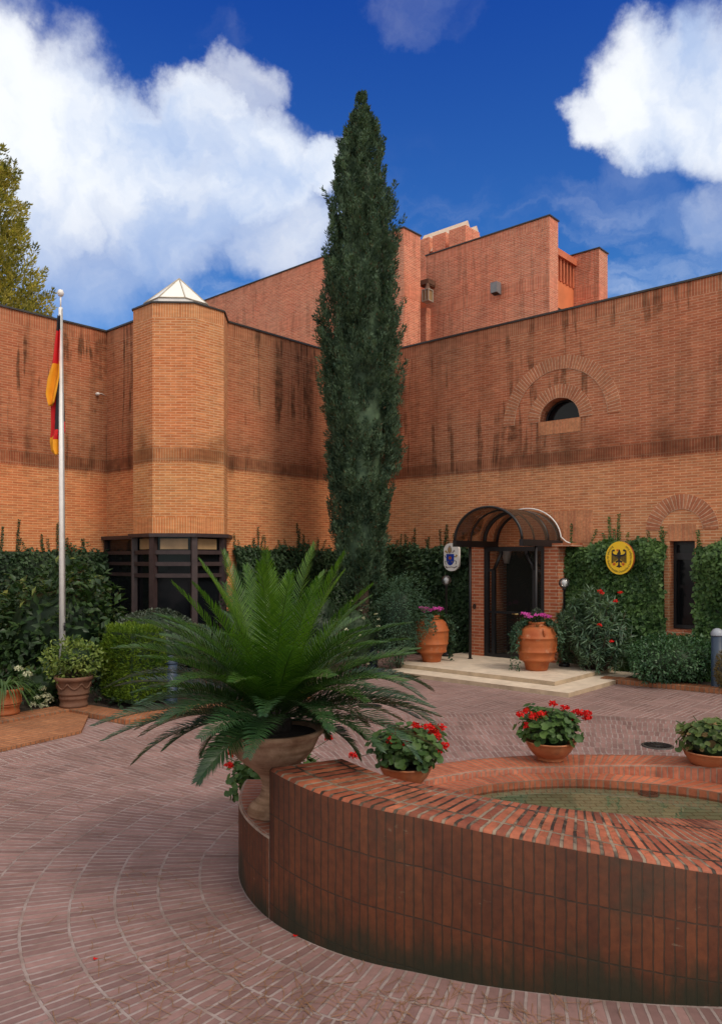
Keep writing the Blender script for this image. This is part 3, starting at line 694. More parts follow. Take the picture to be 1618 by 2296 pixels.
r_led = tab([(-180, 1.15), (-150, 1.35), (-134, 1.45), (-122.6, 1.42), (-113, 1.31), (-105, 1.22), (-93, 1.09), (-74.8, 1.03), (-63.9, 1.06), (-30, 1.38), (5, 1.58), (24.5, 1.446), (49.5, 1.177), (73.5, 1.039), (103, .961), (125.5, .987), (138, 1.012), (160, 1.07), (180, 1.15)])
def pp(r, a, z): return Vector((PC.x+r*math.cos(R(a)), PC.y+r*math.sin(R(a)), z))
pool = thing('pool_wall', 'curved dark red brick wall rising like a snail shell round the shallow pool', 'pool wall', pp(2, -154, 0))
TH = [-154+i*1.5 for i in range(int(359/1.5)+1)]
def ring_part(name, fa, mat_f, mat_t, th, h, inner=True, parent=None, zb=0.0, mat_in=None, cap0=True, cap1=True, ri=r_in, ro=r_out):
    mb = MB(); U = [0.0]
    for a, b in zip(th, th[1:]): U.append(U[-1]+(pp(ro(a), a, 0)-pp(ro(b), b, 0)).length)
    UI = [0.0]
    for a, b in zip(th, th[1:]): UI.append(UI[-1]+(pp(ri(a), a, 0)-pp(ri(b), b, 0)).length)
    E = .014
    top = lambda i, a: h(a)
    o0 = [pp(ro(a), a, zb) for a in th]; o1 = [pp(ro(a), a, h(a)-E) for a in th]; o2 = [pp(ro(a)-E, a, h(a)) for a in th]
    i0 = [pp(ri(a), a, zb) for a in th]; i1 = [pp(ri(a), a, h(a)-E) for a in th]; i2 = [pp(ri(a)+E, a, h(a)) for a in th]
    mb.grid([o0, o1], [[(u, zb-h(a)) for u, a in zip(U, th)], [(u, -E) for u in U]], 0)
    mb.grid([o1, o2], [[(u, 0) for u in U], [(u, .01) for u in U]], 1)
    mids = [[a_.lerp(b_, k/6) for a_, b_ in zip(o2, i2)] for k in range(7)]
    UV = []
    for k in range(7):
        UV.append([(u, (a_-b_).length*k/6) for u, a_, b_ in zip(U, o2, i2)])
    mb.grid(mids, UV, 1)
    mb.grid([i2, i1], [[(u, .0) for u in U], [(u, .01) for u in U]], 1)
    mb.grid([i1, i0], [[(u, -E) for u in U], [(u, zb-h(a)) for u, a in zip(U, th)]], 2)
    for k, cp in ((0, cap0), (-1, cap1)):
        if cp:
            q = [o0[k], o1[k], o2[k], i2[k], i1[k], i0[k]]; w_ = (o0[k]-i0[k]).length; hh = o2[k].z
            mb.face(q if k else q[::-1], [(-hh+v.z, -w_*0+(v-o0[k]).xy.length) for v in (q if k else q[::-1])], 3)
    return mb.build(name, mat_f, parent)
m_end = soldier('pool_end_brick', (.20, .045, .017), (.27, .075, .028), (.07, .035, .02), .066, .262, .008, dirt=((.04, .028, .015), .5, .75, 2.0), depth=.007)
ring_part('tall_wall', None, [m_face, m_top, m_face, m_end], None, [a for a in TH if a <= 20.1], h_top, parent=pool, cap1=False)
ring_part('rim_wall', None, [m_rim, m_rim, m_rim, m_rim], None, [a for a in TH if a >= 19.9], h_top, parent=pool, cap0=False)
ped_th = [-184+i*1.5 for i in range(20)]+[-154.2]
m_ped = soldier('pedestal_brick', (.30, .10, .055), (.38, .14, .085), (.32, .23, .18), .066, .262, .008, dirt=((.10, .06, .04), .5, .8, 2.4), depth=.007)
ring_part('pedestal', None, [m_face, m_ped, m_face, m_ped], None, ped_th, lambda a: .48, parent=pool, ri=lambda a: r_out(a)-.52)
mb = MB(); th = [i*3-180 for i in range(121)]; LZ, WZ, FZ = .244, .184, .166
U = [i*.058 for i in range(121)]
ro_ = [pp(r_in(a)+.04, a, LZ) for a in th]; ri_ = [pp(r_led(a), a, LZ) for a in th]; rb_ = [pp(r_led(a), a, 0.02) for a in th]
def wrap(a): return a if a >= -154 else a+360
ro_ = [pp(r_in(wrap(a))+.04, a, LZ) for a in th]
mb.grid([ro_, ri_], [[(u, 0) for u in U], [(u, .3) for u in U]], 0, smooth=False); mb.grid([ri_, rb_], [[(u, 0) for u in U], [(u, .2) for u in U]], 0, smooth=False)
mb.build('inner_ledge', m_rim, pool)
mf, ntf, of_ = new_mat('pool_floor_tiles'); t = NT(ntf)
px = t.pos(); wv = t.vadd(px, t.vmul(t.noise(px, 3.0, 2.0, .5, 1), (.05, .05, 0)))
b = t.brick(t.vmul(wv, (.95, .95, 0)), (.36, .39, .31), (.32, .35, .28), (.19, .21, .16), .115, .07, .007, smooth=.35)
n = t.mr(t.noise(px, 2.2, 4.0), .3, .7, .75, 1.2); c = t.mix(1.0, b[0], t.comb(n, n, n), 'MULTIPLY')
t.bsdf(of_, c, .6, t.bump(t.math('MULTIPLY', b[1], -1.0), .004))
def disc(name, z, rf, mat, parent=None):
    mb = MB(); rows = []
    for k in (0.0, .25, .5, .75, 1.0): rows.append([pp(rf(a)*k, a, z) for a in th])
    mb.grid(rows, [[(p.x, p.y) for p in r] for r in rows], 0); return mb.build(name, mat, parent)
struct(disc('pool_floor', FZ, lambda a: r_led(a)+.01, mf))
mw, ntw, ow = new_mat('water'); t = NT(ntw)
nm = t.bump(t.noise(t.pos(), 5.0, 2.0), .006, .35)
tr = t.n('ShaderNodeBsdfTransparent'); tr.inputs[0].default_value = (.68, .74, .62, 1)
gl = t.n('ShaderNodeBsdfGlossy'); gl.inputs['Roughness'].default_value = .015; t.l(nm, gl.inputs['Normal'])
frn = t.n('ShaderNodeFresnel'); frn.inputs[0].default_value = 1.33; t.l(nm, frn.inputs['Normal'])
mx = t.n('ShaderNodeMixShader'); t.l(t.math('MULTIPLY', frn.outputs[0], 2.0, clamp=True), mx.inputs[0]); t.l(tr.outputs[0], mx.inputs[1]); t.l(gl.outputs[0], mx.inputs[2]); t.l(mx.outputs[0], ow.inputs[0])
struct(disc('water', WZ, lambda a: r_led(a)+.005, mw))
def drain(name, c, r, label, mat):
    d = thing(name, label, 'drain', c)
    mb = MB(); mb.lathe([(r*1.12, -.01), (r*1.12, .006), (r*.95, .010), (r*.95, .0)], c, 28); mb.build('ring', m_coping, d)
    mb = MB(); c = Vector(c)
    for i in range(18):
        a = 2*math.pi*i/18; d_ = Vector((math.cos(a), math.sin(a), 0)); mb.box(c+d_*r*.62+Vector((0, 0, .004)), (r*.33, r*.055, .004), (d_, Vector((-d_.y, d_.x, 0)), Vector((0, 0, 1))))
    mb.lathe([(0, .009), (r*.28, .009), (r*.3, .003)], c, 14); mb.build('grate', m_black, d)
    mb = MB(); mb.lathe([(0, .001), (r*.96, .001)], c, 24); mb.build('shaft', m_dark, d)
g_ = gp(1453, 1780, FZ+.004); drain('pool_drain', g_+Vector((0, 0, .004)), .075, 'small round metal drain under the pool water', m_grey)
g_ = gp(1473, 1673); drain('floor_drain', g_+Vector((0, 0, .004)), .155, 'round black slotted drain in the paving beside the pool, right of the middle flower bowl', m_black)
g_ = gp(830, 1584); drain('floor_drain', g_+Vector((0, 0, .004)), .15, 'round black slotted drain in the paving near the stone entrance steps', m_black)
# ------------------------------------------------------------------ paving: rows of bricks parallel to the pool, basket weave beyond
def pv(a):
    a = (a+180) % 360-180
    f = tab([(-190, 2.42), (-176, 2.40), (-160.4, 2.355), (-143, 2.214), (-128, 2.03), (-110.9, 1.905), (-94.5, 1.878), (-60, 2.03), (-30, 2.22), (0, 2.26), (30, 2.05), (55, 1.80), (90, 1.62), (115, 1.72), (140, 2.1), (160, 2.33), (184, 2.40)])
    return f(a)
TA = [i*2.0-180 for i in range(181)]
basep = [pp(pv(a), a, 0) for a in TA]
nrm = []
for i in range(181):
    d_ = (basep[(i+1) % 180]-basep[(i-1) % 180]); nrm.append(Vector((d_.y, -d_.x, 0)).normalized())
for _ in range(6): nrm = [(nrm[(i-1) % 180]+nrm[i]*2+nrm[(i+1) % 180]).normalized() for i in range(180)]; nrm.append(nrm[0])
mb = MB(); ROW = .262; NR = 13
for k in range(-2, NR):
    d0, d1 = k*ROW, (k+1)*ROW
    A_ = [p+n_*d0 for p, n_ in zip(basep, nrm)]; B_ = [p+n_*d1 for p, n_ in zip(basep, nrm)]
    u = rnd.random()*3; UA = [u]
    for i in range(180): u += ((A_[i+1]-A_[i]).length+(B_[i+1]-B_[i]).length)/2; UA.append(u)
    mb.grid([A_, B_], [[(x, k*ROW) for x in UA], [(x, (k+1)*ROW) for x in UA]], 0, smooth=False)
struct(mb.build('ring_paving', m_pave))
edge = [p+n_*(NR*ROW) for p, n_ in zip(basep, nrm)][:180]
mb = MB()
far = [PC+(p-PC).normalized()*60 for p in edge]
for i in range(180):
    j = (i+1) % 180; mb.face([edge[i], edge[j], far[j], far[i]])
o = mb.build('paving', m_basket); struct(o)
# bigger base so the ground runs on under everything
mb = MB(); mb.face([(-140, -140, -.05), (140, -140, -.05), (140, 160, -.05), (-140, 160, -.05)]); struct(mb.build('ground', m_earth))
# ------------------------------------------------------------------ planting beds, kerbs, terrace, steps
def kerb(name, pts, w, z, side=1):
    """Brick edging along a polyline: soldier top, inner side to the left of the run when side=1."""
    mb = MB(); u = 0; n = len(pts); pts = [Vector(p) for p in pts]; nr = []
    for i in range(n):
        dd = []
        if i > 0: dd.append((pts[i]-pts[i-1]).normalized())
        if i < n-1: dd.append((pts[i+1]-pts[i]).normalized())
        ns = [Vector((-q.y, q.x, 0))*side for q in dd]; m = sum(ns, Vector()).normalized(); nr.append(m/max(.4, m.dot(ns[0])))
    q = [p+m*w for p, m in zip(pts, nr)]; Z = Vector((0, 0, 1)); e = .012
    for i in range(n-1):
        L_ = (pts[i+1]-pts[i]).length; a, b, c, d = pts[i], pts[i+1], q[i+1], q[i]
        mb.face([a, b, b+Z*(z-e), a+Z*(z-e)], [(u, 0), (u+L_, 0), (u+L_, z), (u, z)])
        a2, b2 = a+(d-a).normalized()*e, b+(c-b).normalized()*e
        mb.face([a+Z*(z-e), b+Z*(z-e), b2+Z*z, a2+Z*z], [(u, 0), (u+L_, 0), (u+L_, .02), (u, .02)])
        mb.face([a2+Z*z, b2+Z*z, c+Z*z, d+Z*z], [(u, 0), (u+L_, 0), (u+L_, w), (u, w)])
        mb.face([d+Z*z, c+Z*z, c, d], [(u, 0), (u+L_, 0), (u+L_, z), (u, z)]); u += L_
    for i in (0, -1): mb.face([pts[i], q[i], q[i]+Z*z, pts[i]+Z*z])
    return struct(mb.build(name, m_kerb))
K0 = gp(0, 1630); K1 = gp(156, 1602); K2 = gp(282, 1625.7); K3 = gp(374, 1613)
dirl = (K1-K0).normalized()
kerb('kerb_left', [K0-dirl*5, K1-(K2-K1).normalized()*.0], .34, .075)
kerb('kerb_corner', [K1+(K2-K1)*.003, K2, K2+(K3-K2)*5.2], .34, .078)
dk = K2+(K3-K2)*5.2
bedL = [K0-dirl*5, K1, K2, dk, W(LS, 12.5), W(LS, RS_N), W(LLS, RS_N), W(LLS, -2)]
mb = MB(); mb.face([p+Vector((0, 0, .05)) for p in bedL]); struct(mb.build('soil_left', m_earth))
KR0, KR1 = gp(1358, 1532), gp(1618, 1557)
kd = (KR1-KR0).normalized()
kerb('kerb_right', [KR0-kd*.1, KR1+kd*6], .28, .085)
sR = KR0.dot(D); nR = KR0.dot(M)
mb = MB(); mb.face([p+Vector((0, 0, .06)) for p in (KR0-kd*.4, KR1+kd*6, W(E_END, NW), W(sR-.6, NW))]); struct(mb.build('soil_right', m_earth))
# raised terracotta terrace edge at the left
T0, T1 = gp(0, 1687, .0), gp(182.4, 1645, .0)
td = (T1-T0).normalized()
mb = MB(); pz = .035
qa = [T0-td*4, T1, K1+(K2-K1)*.35, K1-Vector((0, 0, 0)), K0-dirl*5]
mb.face([p+Vector((0, 0, pz)) for p in qa], [((p-T0).dot(td), (p-T0).dot(Vector((-td.y, td.x, 0)))) for p in qa])
for a, b in ((0, 1), (1, 2)):
    mb.face([qa[a], qa[b], qa[b]+Vector((0, 0, pz)), qa[a]+Vector((0, 0, pz))], [(0, 0), ((qa[b]-qa[a]).length, 0), ((qa[b]-qa[a]).length, .05), (0, .05)])
struct(mb.build('terrace', m_tile))
# entrance steps of pale stone
steps = thing('stone_steps', 'two low pale travertine steps forming the landing before the entrance door', 'steps', W(-8, 11.5, 0))
uc = gp(1243, 1528.5, PZ); lcn = gp(1274, 1564.6, 0)
su1, nu1 = uc.dot(D), uc.dot(M); sl1, nl1 = lcn.dot(D), lcn.dot(M)
su0 = gp(870, 1489, PZ).dot(D)
m_riser = plain('darker_travertine', (.43, .33, .225), .7, var=.25, scale=4, bump=.003)  # darker tone for slab sides and underside, tops stay pale
def slab(name, s0, s1, n0, n1, z0, z1, joints):
    mb = MB(); cuts = [s0]+joints+[s1]
    for a, b in zip(cuts, cuts[1:]): mb.sbox(a+.002, b-.002, n0, n1, z0, z1)
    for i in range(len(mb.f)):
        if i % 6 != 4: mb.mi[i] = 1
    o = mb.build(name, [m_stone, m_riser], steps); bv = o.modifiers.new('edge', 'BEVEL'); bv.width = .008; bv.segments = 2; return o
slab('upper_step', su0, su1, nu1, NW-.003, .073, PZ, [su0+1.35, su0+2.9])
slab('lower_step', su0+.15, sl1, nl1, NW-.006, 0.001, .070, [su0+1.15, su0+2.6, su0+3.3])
mb = MB(); a_, _ = SN(1093, 13.2); mb.sbox(pl1+.12, pr0-.1, 13.42, NW+1, PZ+.006, PZ+.02)
# ------------------------------------------------------------------ barrel canopy over the door
cs0, cs1, cn0, cn1, cz, crise = -8.51, -7.06, 12.25, 13.745, 2.47, .61
cm, ch = (cs0+cs1)/2, (cs1-cs0)/2
can = thing('entrance_canopy', 'black framed barrel canopy of smoky bronze sheet over the entrance door', 'canopy', W(cm, cn1, cz))
def arc(n, dz=0.0, dr=0.0, a0=0.0, a1=math.pi, N=22): return [W(cm-(ch+dr)*math.cos(a0+(a1-a0)*i/N), n, cz+dz+(crise+dr)*math.sin(a0+(a1-a0)*i/N)) for i in range(N+1)]
m_sheet = clear_sheet('bronze_sheet', (.60, .47, .37), .10, .7, .10)
mb = MB(); mb.grid([arc(cn0), arc(cn1)], None); mb.build('canopy_sheet', m_sheet, can)
for n_, r_ in ((cn0, .026), (cn0+.5, .020), (cn0+1.0, .042), (cn1-.03, .03)):
    mb = MB(); mb.tube(arc(n_, 0, -.03 if n_ != cn0 else .005), r_, 6); mb.build('rib', m_black, can)
for s_ in (cs0, cs1):
    mb = MB(); mb.sbox(s_-.04, s_+.04, cn0-.02, cn1, cz-.12, cz+.0); mb.build('side_rail', m_black, can)
    mb = MB(); mb.tube([W(s_, 12.77, PZ), W(s_, 12.77, cz-.12)], .028, 8); mb.tube([W(s_, 12.77, PZ+.001), W(s_, 12.77, PZ+.012)], .05, 10); mb.build('post', m_black, can)
mb = MB(); mb.tube(arc(cn1-.06, .01, .035, math.pi*.42, math.pi*.97, 14)+[W(cs1+.14, cn1-.06, cz-.02), W(cs1+.32, cn1-.05, cz-.10)], .013, 6); mb.build('cable', m_white, can)
# ------------------------------------------------------------------ flat emblem signs
def sign_frame(x, y, n):
    s, z = SZ(x, y, n); return s, z, n
def poly(mb, pts, fr, conv, dn, mi):
    s, z, n = fr; mb.face([W(s+conv(p)[0], n-dn, z+conv(p)[1]) for p in pts], mi=mi)
def solid(mb, pts, fr, conv, d0, d1, mi, mi_edge=None):
    s, z, n = fr; q = [conv(p) for p in pts]
    a = [W(s+u, n-d1, z+v) for u, v in q]; b = [W(s+u, n-d0, z+v) for u, v in q]
    mb.face(a, mi=mi)
    for i in range(len(q)): j = (i+1) % len(q); mb.face([b[i], b[j], a[j], a[i]], mi=mi if mi_edge is None else mi_edge)
def circ(x, y, r, n=16, ry=None): return [(x+r*math.cos(2*math.pi*i/n), y+(ry or r)*math.sin(2*math.pi*i/n)) for i in range(n)]
def flat(name, col, rough=.45): return plain(name, col, rough, var=.04, scale=4)
m_yel = flat('enamel_yellow', (.86, .54, .008), .35); m_blk = flat('enamel_black', (.008, .008, .008)); m_rd = flat('enamel_red', (.55, .02, .01)); m_rim_s = flat('sign_edge', (.35, .07, .02))
fr1 = sign_frame(1387.5, 1251, 13.36)
HWs, HHs = .258, .297
cv1 = lambda p: ((p[0]-772)/462*HWs, -(p[1]-822)/537*HHs)
sg = thing('oval_sign', 'yellow oval plaque with a black eagle on the ivy right of the door', 'sign', W(fr1[0], fr1[2], fr1[1]))
mb = MB(); solid(mb, circ(772, 822, 462, 48, 537), fr1, cv1, -.06, .0, 0, 1); mb.build('plate', [m_yel, m_rim_s], sg)
mb = MB()
solid(mb, circ(772, 822, 462, 48, 537), fr1, cv1, .0, .0035, 0)
mb = MB()
body = [(745, 545), (775, 545), (800, 575), (805, 620), (820, 660), (815, 720), (800, 790), (795, 880), (790, 930), (785, 1000), (795, 1060), (830, 1085), (858, 1105), (830, 1120), (800, 1112), (765, 1142), (730, 1112), (700, 1120), (665, 1105), (695, 1085), (725, 1060), (735, 1000), (730, 930), (725, 880), (715, 800), (700, 740), (690, 690), (710, 650), (738, 622), (742, 590)]
shapes = [body]
for sgn in (1, -1):
    f = (lambda x: x) if sgn == 1 else (lambda x: 1520-x)
    for P_ in ([(515, 590), (535, 556), (560, 575), (555, 600), (550, 640), (580, 690), (640, 712), (700, 722), (718, 772), (690, 778), (640, 768), (580, 750), (545, 728), (513, 722)], circ(588, 578, 37, 12),
               [(735, 885), (690, 908), (636, 945), (660, 960), (668, 1000), (694, 970), (732, 952)]): shapes.append([(f(x), y) for x, y in P_])
    for x0, x1, y0, y1 in ((514, 539, 715, 1000), (549, 573, 728, 985), (586, 609, 745, 962), (624, 646, 760, 935), (659, 680, 768, 905), (692, 713, 772, 882)): shapes.append([(f(x0), y0), (f(x1), y0), (f(x1), y1-12), (f(x0), y1)])
for i, sh in enumerate(shapes): poly(mb, sh, fr1, cv1, .004+.0006*i, 0)
for sgn in (1, -1):
    f = (lambda x: x) if sgn == 1 else (lambda x: 1520-x)
    for k_ in range(3):
        a = R(30+60*k_); c_, s_ = math.cos(a)*58, math.sin(a)*58; nx, ny = -math.sin(a)*8, math.cos(a)*8
        poly(mb, [(f(610)+c_+nx, 1020+s_+ny), (f(610)-c_+nx, 1020-s_+ny), (f(610)-c_-nx, 1020-s_-ny), (f(610)+c_-nx, 1020+s_-ny)], fr1, cv1, .02+.0006*k_, 1)
poly(mb, [(735, 540), (690, 552), (676, 580), (705, 575), (722, 590), (695, 606), (735, 606), (752, 580)], fr1, cv1, .0235, 1)
mb.build('eagle_emblem', [m_blk, m_rd], sg)
def glyph(ch):
    cu = bpy.data.curves.new('g', 'FONT'); cu.body = ch; cu.size = 1.0; cu.resolution_u = 2
    ob = bpy.data.objects.new('g', cu); COL.objects.link(ob); bpy.context.view_layer.update()
    me = ob.to_mesh(); V = [v.co.copy() for v in me.vertices]; Fc = [tuple(p.vertices) for p in me.polygons]
    ob.to_mesh_clear(); COL.objects.unlink(ob); bpy.data.objects.remove(ob); bpy.data.curves.remove(cu)
    return V, Fc
words = 'Botschaft der Bundesrepublik Deutschland beim Heiligen Stuhl'
gl_ = {c: glyph(c) for c in set(words) if c != ' '}
wid = [(.28 if c == ' ' else max(v.x for v in gl_[c][0])+.06) for c in words]
ell = lambda a, k: (HWs*k*math.cos(a), HHs*k*math.sin(a))
aa = [R(124)+(R(416)-R(124))*i/400 for i in range(401)]; KB = .885
dist = [0.0]
for i in range(400): p, q = ell(aa[i], KB), ell(aa[i+1], KB); dist.append(dist[-1]+math.hypot(p[0]-q[0], p[1]-q[1]))
sc = dist[-1]/sum(wid); mb = MB(); run = 0.0
for c, w_ in zip(words, wid):
    mid_ = (run+w_/2)*sc; run += w_
    if c == ' ': continue
    a = float(np.interp(mid_, dist, aa)); p = ell(a, KB); q = ell(a+.02, KB); tx, ty = q[0]-p[0], q[1]-p[1]; l_ = math.hypot(tx, ty); tx /= l_; ty /= l_
    V, Fc = gl_[c]
    for f in Fc:
        mb.face([W(fr1[0]+p[0]+((V[i].x-w_/2)*tx-V[i].y*1.15*ty)*sc, fr1[2]-.004, fr1[1]+p[1]+((V[i].x-w_/2)*ty+V[i].y*1.15*tx)*sc) for i in f])
mb.build('lettering', m_blk, sg)
fr2 = sign_frame(1011, 1249, 13.36)
cw_, chh = .192, .297
cv2 = lambda p: ((p[0]-845)/400*cw_, -(p[1]-1170)/740*chh)
sg2 = thing('coat_of_arms_sign', 'white rounded plaque with mitre and blue shield, left of the door', 'sign', W(fr2[0], fr2[2], fr2[1]))
pill = []
for i in range(25): a = math.pi*i/24; pill.append((845-400*math.cos(a), 800-370*math.sin(a)))
for i in range(25): a = math.pi*i/24; pill.append((845+400*math.cos(a), 1500+410*math.sin(a)))
mb = MB(); solid(mb, pill, fr2, cv2, -.06, 0, 0); mb.build('plate', flat('enamel_white', (.78, .74, .70)), sg2)
m_blue = flat('enamel_blue', (.004, .035, .30)); m_gold = flat('enamel_gold', (.38, .22, .05)); m_gr = flat('enamel_grey', (.32, .28, .27)); m_orn = flat('enamel_orange', (.45, .12, .02))
mb = MB()
poly(mb, [(755, 550), (690, 640), (650, 780), (665, 900), (700, 960), (760, 990), (840, 960), (885, 850), (870, 740), (830, 620)][::-1], fr2, cv2, .004, 2)
for y in (720, 790, 860): poly(mb, [(665, y), (870, y), (870, y+34), (665, y+34)][::-1], fr2, cv2, .006, 1)
poly(mb, [(740, 640), (785, 640), (785, 960), (740, 960)][::-1], fr2, cv2, .0075, 1)
poly(mb, [(580, 1010), (1000, 1010), (1000, 1350), (970, 1470), (900, 1570), (790, 1615), (690, 1570), (620, 1450), (590, 1330)][::-1], fr2, cv2, .005, 0)
poly(mb, circ(785, 1220, 82)[::-1], fr2, cv2, .007, 3); poly(mb, circ(785, 1205, 26)[::-1], fr2, cv2, .009, 4)
poly(mb, circ(890, 1420, 34, 5)[::-1], fr2, cv2, .007, 1); poly(mb, circ(690, 1420, 30, 6)[::-1], fr2, cv2, .007, 1)
poly(mb, [(880, 930), (1000, 780), (1055, 860), (930, 970)][::-1], fr2, cv2, .004, 2); poly(mb, [(660, 930), (560, 800), (500, 870), (640, 990)][::-1], fr2, cv2, .004, 1)
poly(mb, [(1060, 1150), (1110, 1020), (1190, 1090), (1090, 1200)][::-1], fr2, cv2, .004, 1)
def strip(pts, w, mi):
    for a, b in zip(pts, pts[1:]):
        l_ = math.hypot(b[0]-a[0], b[1]-a[1]); nx, ny = -(b[1]-a[1])/l_*w, (b[0]-a[0])/l_*w
        poly(mb, [(a[0]+nx, a[1]+ny), (b[0]+nx, b[1]+ny), (b[0]-nx, b[1]-ny), (a[0]-nx, a[1]-ny)], fr2, cv2, .0045, mi)
strip([(990, 1385), (1060, 1362), (1112, 1400), (1118, 1470), (1080, 1550)], 14, 4); strip([(590, 1395), (530, 1385), (520, 1450), (570, 1580)], 12, 4)
strip([(500, 1060), (520, 1160), (590, 1190)], 16, 4); strip([(1000, 1150), (1060, 1160)], 24, 4)
strip([(520, 1640), (660, 1720), (845, 1690), (1030, 1720), (1170, 1640)], 26, 2); strip([(560, 1690), (620, 1760)], 20, 4); strip([(1130, 1690), (970, 1750)], 16, 4)
mb.build('shield_emblem', [m_blue, m_gold, m_gr, m_orn, m_blk], sg2)
# ------------------------------------------------------------------ small fittings
s_, z_ = SZ(1063.5, 1359.5, 13.32)
t_ = thing('intercom', 'small dark oval door intercom on the left brick pier of the entrance', 'intercom', W(s_, 13.32, z_))
mb = MB(); solid(mb, circ(0, 0, .035, 16, .052), (s_, z_, 13.32), lambda p: p, -.01, .022, 0); mb.build('housing', m_black, t_)
mb = MB(); solid(mb, circ(0, .016, .010, 8), (s_, z_, 13.296), lambda p: p, 0, .004, 0); solid(mb, circ(0, -.014, .014, 8), (s_, z_, 13.296), lambda p: p, 0, .004, 0); mb.build('button', m_terra_d, t_)
s_, z_ = SZ(1110, 646, 18.4)
t_ = thing('floodlight', 'grey box floodlight fixed high on the rear brick block', 'floodlight', W(s_, 18.5, z_))
mb = MB(); hw = .105
def fl(n_, z0, z1, k=1.0): return [W(s_-hw*k, n_, z0), W(s_+hw*k, n_, z0), W(s_+hw*k, n_, z1), W(s_-hw*k, n_, z1)]
A_, B_ = fl(18.30, z_-.14, z_+.145), fl(18.52, z_-.17, z_+.155)
mb.face(A_); mb.face(B_[::-1])
for i in range(4): j = (i+1) % 4; mb.face([B_[i], B_[j], A_[j], A_[i]])
o = mb.build('housing', m_grey, t_); bv = o.modifiers.new('e', 'BEVEL'); bv.width = .012
mb = MB(); mb.sbox(s_-.05, s_+.05, 18.49, 18.6, z_-.06, z_+.06); mb.build('bracket', m_black, t_)
mb = MB(); mb.face([W(s_-.09, 18.32, z_-.147), W(s_+.09, 18.32, z_-.147), W(s_+.09, 18.48, z_-.170), W(s_-.09, 18.48, z_-.170)][::-1]); mb.build('lens', m_glass, t_)
s_, z_ = SZ(958, 663, 18.25)
t_ = thing('wall_lantern', 'pale metal lantern hung in the gap beside the rear brick block', 'lantern', W(s_, 18.3, z_))
mb = MB(); mb.sbox(s_-.10, s_+.10, 18.15, 18.35, z_-.15, z_+.14); mb.build('glass', m_beige, t_)
mb = MB()
for a in (-.11, 0, .11):
    for b_ in (18.14, 18.36): mb.sbox(s_+a-.014, s_+a+.014, b_-.014, b_+.014, z_-.17, z_+.16)
mb.sbox(s_-.125, s_+.125, 18.125, 18.375, z_+.14, z_+.17); mb.sbox(s_-.125, s_+.125, 18.125, 18.375, z_-.19, z_-.16); mb.build('cage', plain('lantern_metal', (.46, .43, .36), .45, .3), t_)
mb = MB(); mb.lathe([(.11, .17), (.09, .2), (.05, .3), (.045, .36), (.0, .37)], W(s_, 18.25, z_), 12); mb.tube([W(s_, 18.25, z_+.34), W(s_, 18.6, z_+.34)], .02, 6); mb.build('cap', m_terra_d, t_)
nk = 8.6; 
p_ = at(217.5, 884, 15.75); nn_ = p_.dot(M)
q_ = (217.5-CX)/F
Yk = (LLS)/(D.x*q_+D.y); p_ = at(217.5, 884, Yk)
t_ = thing('wall_light', 'tiny white round fitting with a thin cable on the stained left brick wall', 'wall light', p_)
mb = MB(); 
for k_ in range(7):
    pass
mb.tube([p_-D*.01, p_+D*.03, p_+D*.07, p_+D*.09], [.036, .036, .03, .015], 12); mb.build('lamp_body', m_white, t_)
mb = MB(); q2 = W(LLS+.006, RS_N-.02, p_.z); mb.tube([p_+D*.01+Vector((0, 0, .01)), (p_+q2)/2+D*.005+Vector((0, 0, .03)), q2], .006, 5); mb.build('cable', m_white, t_)
# ------------------------------------------------------------------ lamps, bollards
def globe_lamp(x, yb, yc, label):
    b = gp(x, yb, PZ); zc = EYE-(yc-HY)/F*b.y
    t_ = thing('globe_lamp', label, 'lamp', b, 'globe lamps on the entrance landing')
    mb = MB(); mb.lathe([(0, 0.001), (.10, .001), (.10, .05), (.085, .06), (.03, .062), (.022, .10), (.022, zc-PZ-.13), (.035, zc-PZ-.125), (.04, zc-PZ-.09), (0, zc-PZ-.09)], b, 14); mb.build('pole', m_black, t_)
    mb = MB(); mb.lathe([(.035, -.10)]+[(.102*math.sin(R(a)), -.102*math.cos(R(a))) for a in range(30, 181, 10)], (b.x, b.y, zc), 20); mb.build('globe', m_globe, t_)
    mb = MB(); mb.lathe([(.0, -.09), (.03, -.08), (.035, -.03), (.05, .0), (.045, .04), (.0, .065)], (b.x, b.y, zc), 12); mb.build('bulb', m_white, t_)
m_globe = clear_sheet('clear_globe', (.86, .88, .90), .10, 2.2, .03)
globe_lamp(1000, 1471, 1301.4, 'globe lamp behind the left terracotta jar, its clear ball below the white plaque')
globe_lamp(1264, 1494, 1307.4, 'globe lamp right of the entrance door, its clear ball against the ivy')
m_navy = plain('navy_paint', (.030, .050, .085), .45, var=.15, spec=.4); m_dome = plain('grey_dome', (.30, .33, .38), .45, var=.08)
def bollard(p, label, h=1.02, cap=None):
    t_ = thing('bollard', label, 'bollard', p, 'navy bollards along the planting beds')
    mb = MB(); r = .094; mb.lathe([(0, 0), (r*1.08, 0), (r*1.08, .04), (r, .06), (r, h-.135), (0, h-.135)], p, 24); mb.build('post', m_navy, t_)
    mb = MB(); mb.lathe([(0, h-.134), (r*1.06, h-.134), (r*1.08, h-.12)]+[(r*1.08*math.cos(R(a)), h-.115+r*1.1*math.sin(R(a))) for a in range(0, 91, 15)], p, 24); mb.build('dome_cap', cap or m_dome, t_)
bollard(gp(1607, 1550), 'navy bollard with a pale domed cap at the right edge, before the round bush')
bollard(gp(383, 1583), 'navy bollard between the clipped hedge block and the palm in the stone urn', 0.74, m_navy)
bollard(gp(835, 1499), 'navy bollard beside the left end of the stone steps, half hidden by palm fronds', 0.7, m_navy)
